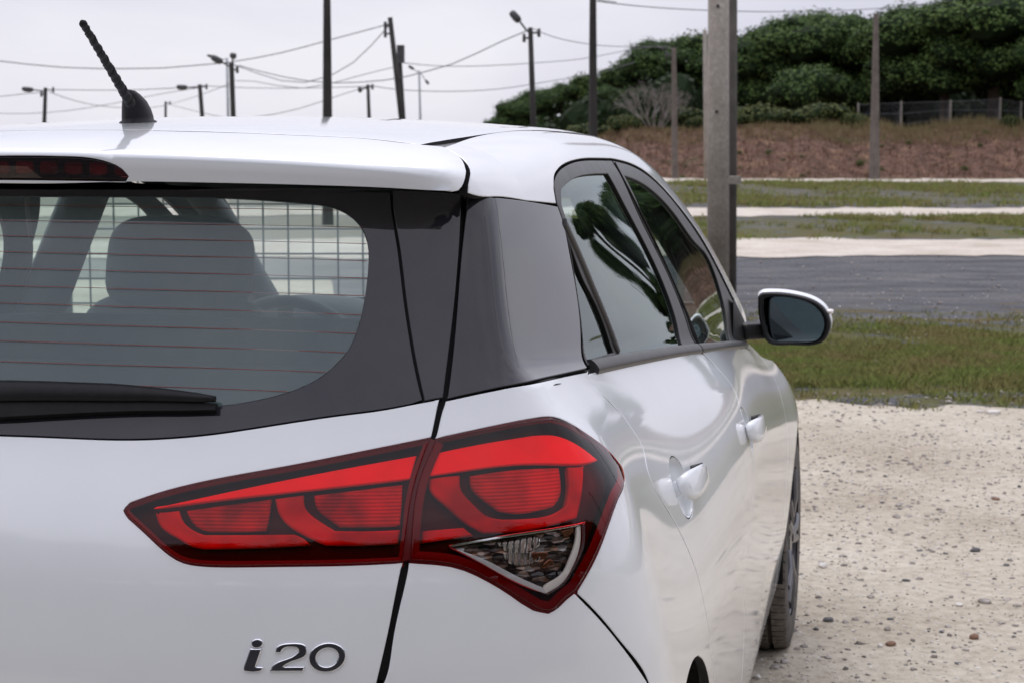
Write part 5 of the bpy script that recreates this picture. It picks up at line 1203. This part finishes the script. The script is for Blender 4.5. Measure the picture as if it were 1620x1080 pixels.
post('L1',72,139,70,200,82,.17,.22,concd,'thin lamp post furthest left, above the roof',lamps=[(-.55,.55,.05)],arms=[(.35,-.1),(-.2,-.3)])
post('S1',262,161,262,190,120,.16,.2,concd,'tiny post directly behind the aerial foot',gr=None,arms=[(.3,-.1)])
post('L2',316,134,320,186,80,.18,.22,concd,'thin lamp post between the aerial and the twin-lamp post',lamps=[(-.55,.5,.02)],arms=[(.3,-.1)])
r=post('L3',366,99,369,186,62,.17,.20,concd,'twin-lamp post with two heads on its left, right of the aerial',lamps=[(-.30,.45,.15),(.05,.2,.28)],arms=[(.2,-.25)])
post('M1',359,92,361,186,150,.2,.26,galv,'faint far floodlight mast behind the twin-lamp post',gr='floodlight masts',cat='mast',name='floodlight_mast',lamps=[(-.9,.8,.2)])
post('P1',517,-60,518,186,34,.115,.20,concd,'tall dark post left of centre, its top out of the picture',rect=True)
r=post('P2',617,28,635,186,56,.15,.20,concd,'leaning dark post with a stay pole, left of the pine ridge',arms=[(-.15,-.25),(-.15,-.5)])
post('P3',631,76,638,186,57,.14,.15,concd,'short stay pole with a box, propped right against the leaning post')
q=POSTS['P3'][1]; mb=MB(); mb.box((0,0,0),(.10,.10,.28)); o=mb.build('equipment_box',steel,None); o.parent=q; pp=atD(634,86,56.8); o.location=Vector(pp)-q.location
post('S2',582,134,584,186,78,.14,.2,concd,'short post just left of the leaning post',lamps=[(-.25,.2,-.05)],arms=[(.2,-.1)])
post('M2',663,112,665,190,140,.16,.22,galv,'faint far floodlight mast right of the leaning post',gr='floodlight masts',cat='mast',name='floodlight_mast',lamps=[(-.4,.5,.25),(.5,.4,-.6)])
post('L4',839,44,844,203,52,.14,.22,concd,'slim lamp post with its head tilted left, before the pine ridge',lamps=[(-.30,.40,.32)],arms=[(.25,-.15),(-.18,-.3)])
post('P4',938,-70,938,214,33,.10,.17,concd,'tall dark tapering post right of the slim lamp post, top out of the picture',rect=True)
post('P5',1066,76,1068,292,73,.16,.24,wood,'old wooden post standing left of the concrete pair at the foot of the bank',rect=True,arms=[(-.3,-.3)])
post('P6',1115,48,1119,292,72,.16,.28,conc,'slim post half hidden behind the left of the concrete pair')
post('P7',1386,22,1383,287,72,.17,.36,wood,'lone wooden post in front of the bank, right of the round tree',rect=True)
# the concrete pair
post('C1',1137,-160,1136,460,16.,.185,.205,conc,'thick pale concrete post just right of the car, front one of the close pair',rect=False,gr='close pair of concrete posts')
post('C2',1158.5,-160,1156.5,460,16.8,.10,.105,varied('dark_brown_concrete',(.06,.053,.045),(.095,.085,.073),6,.9,bs=.4,bd=.01),'thinner concrete post close behind the right side of the thick one',gr='close pair of concrete posts')  # thinner post has a darker brown concrete than the thick one
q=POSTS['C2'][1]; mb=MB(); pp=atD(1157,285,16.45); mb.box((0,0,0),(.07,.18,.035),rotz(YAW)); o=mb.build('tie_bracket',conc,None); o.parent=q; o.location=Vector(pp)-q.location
q=POSTS['C1'][1]
for px,py in ((1136,10),(1134,177)):
    pp=atD(px,py,15.905); mb=MB(); mb.tube([(0,-.02,0),(0,.01,0)],.013,10); o=mb.build('bolt_hole',dark,None); o.parent=q; o.location=Vector(pp)-q.location
# wires: (pixel, D) ends and sag in pixels
cab=mat('cable_black',(.10,.10,.105),.7)
def wire_(pts,D0,D1,label,r=.014,gr='overhead cables'):
    P=np.array([atD(px,py,D0+(D1-D0)*i/(len(pts)-1)) for i,(px,py) in enumerate(pts)]); P=smoothseg(P,1.2) if len(P)>2 else P; mb=MB(); o0=P[0]; mb.tube([p-o0 for p in P],r,5); o=mb.build('overhead_cable',cab,None,True); o.location=o0; tag(o,label,'cable',gr)
wire_([(-60,90),(0,97),(100,107),(200,109),(300,105),(345,100),(364,99)],62,62,'cable running from the left edge to the twin-lamp post',.018)
wire_([(368,98),(440,85),(520,64),(580,48),(616,38)],62,56,'cable rising from the twin-lamp post to the leaning post top',.017)
wire_([(368,102),(430,124),(480,131),(540,112),(580,80),(616,40)],62,56,'cable sagging deeply between the twin-lamp post and the leaning post',.015)
wire_([(378,104),(430,118),(500,130),(560,131),(625,125),(664,116),(720,100),(780,72),(836,48)],62,52,'long cable dipping from the twin-lamp post to the slim lamp post',.016)
wire_([(-40,155),(0,153),(45,148),(70,147)],90,82,'short cable from the left edge to the leftmost lamp post',.017)
wire_([(76,142),(150,143),(230,142),(300,138),(316,137)],82,80,'cable straight between the two thin lamp posts at left',.017)
wire_([(78,146),(120,160),(170,169),(230,171),(262,167)],82,120,'cable drooping from the leftmost lamp post to the tiny post',.018)
wire_([(-40,179),(40,180),(110,175),(200,160),(260,148),(316,139)],88,80,'faint cable rising from the left edge to the thin lamp post',.014)
wire_([(265,166),(310,153),(350,138),(366,132)],120,62,'cable from the tiny post up to the twin-lamp post',.015)
wire_([(266,165),(300,174),(345,184),(380,188)],120,90,'cable falling from the tiny post behind the roof',.017)
wire_([(320,136),(380,139),(450,140),(520,139),(582,137)],80,78,'level cable between the thin lamp post and the short post',.015)
wire_([(372,128),(410,130),(470,140),(540,128),(600,112),(628,106)],62,57,'faint cable crossing behind the tall dark post at left',.012)
wire_([(395,186),(440,180),(500,164),(550,147),(580,138)],75,78,'cable rising from behind the roof to the short post',.015)
wire_([(586,136),(630,142),(700,145),(780,142),(840,134),(900,124),(950,115),(1003,99)],78,95,'low cable from the short post across the pine ridge',.018)
wire_([(640,100),(700,105),(780,104),(860,99),(930,92),(1010,77),(1060,74)],57,73,'cable from the stay pole to the old wooden post',.013)
wire_([(844,46),(880,60),(930,70),(980,74),(1030,74),(1066,78)],52,73,'cable from the slim lamp post down to the old wooden post',.013)
wire_([(944,2),(1000,9),(1080,15),(1160,18),(1230,19),(1330,17),(1400,13),(1470,6),(1560,-8)],33,60,'cable crossing high above the pines at right',.011)
wire_([(946,0),(947,10),(952,14),(958,11),(964,4),(975,4)],33,33.5,'short loop of cable hanging at the tall tapering post',.009)
wire_([(1035,68),(1048,74),(1066,92)],73,73,'short drop cable at the old wooden post',.012)
# welded mesh panels ahead of the car on its left
mf=tag(empty('mesh_fence'),'low welded wire mesh fence seen through the car windows beyond its left front','fence')
FD=7.4; a=atD(100,300,FD); mf.location=(a[0],a[1],0); sp_=39.3/FPX*FD; rod=varied('dark_green_wire',(.03,.045,.042),(.05,.065,.06),8,.5)
for pnl in range(2):
    mb=MB()
    for i in range(16):
        x=(pnl*15+i)*sp_; mb.tube([_R*x+np.array([0,0,0]),_R*x+np.array([0,0,1.36])],.0042,5)
    for j in range(13): z=.08+j*sp_; mb.tube([_R*(pnl*15*sp_)+HF*.006+np.array([0,0,z]),_R*((pnl*15+15)*sp_)+HF*.006+np.array([0,0,z])],.0042,5)
    if pnl==0:
        o=mb.build('mesh_panel',rod,None,True); o.parent=mf
for x in (0,15*sp_):
    mb=MB(); mb.tube([_R*x+HF*.03,_R*x+HF*.03+np.array([0,0,1.38])],.02,8); o=mb.build('fence_post',rod,None,True); o.parent=mf
# things standing to the right of and behind the camera that the paint reflects
post('R1',0,0,0,0,20,.2,.25,concd,'lamp post standing in the yard to the right of the parked car') if False else None
def farpost(u,D,h,label):
    b=W(u,D,0); root=tag(empty('utility_post',b),label,'post','posts round the yard'); mb=MB(); mb.tube([(0,0,-.2),(0,0,h)],[.13,.09],10); o=mb.build('shaft',concd,None,True); o.parent=root
    mb=MB(); A=np.array([0,0,h-.1]); H=A+np.array([.5,-.2,.35]); mb.tube([A,H],.03,6); o=mb.build('lamp_bracket',steel,None,True); o.parent=root
    o=superell('lamp_head',H+np.array([.25,-.1,.05]),(.28,.13,.10),.6,.7,None,None,steel,14); o.parent=root
def farpost_w(x,y,h,label):
    p=np.array([x,y,0])-np.array([CAM[0],CAM[1],0]); farpost(p@_R,p@HF,h,label)
farpost_w(9.4,20.2,7.0,'lamp post in the yard ahead and to the right of the car')
farpost(14,4,8,'lamp post in the yard to the right of the camera'); farpost(11,-9,8,'lamp post in the yard behind the camera on the right'); farpost(-9,-18,8,'lamp post in the yard behind the camera on the left')
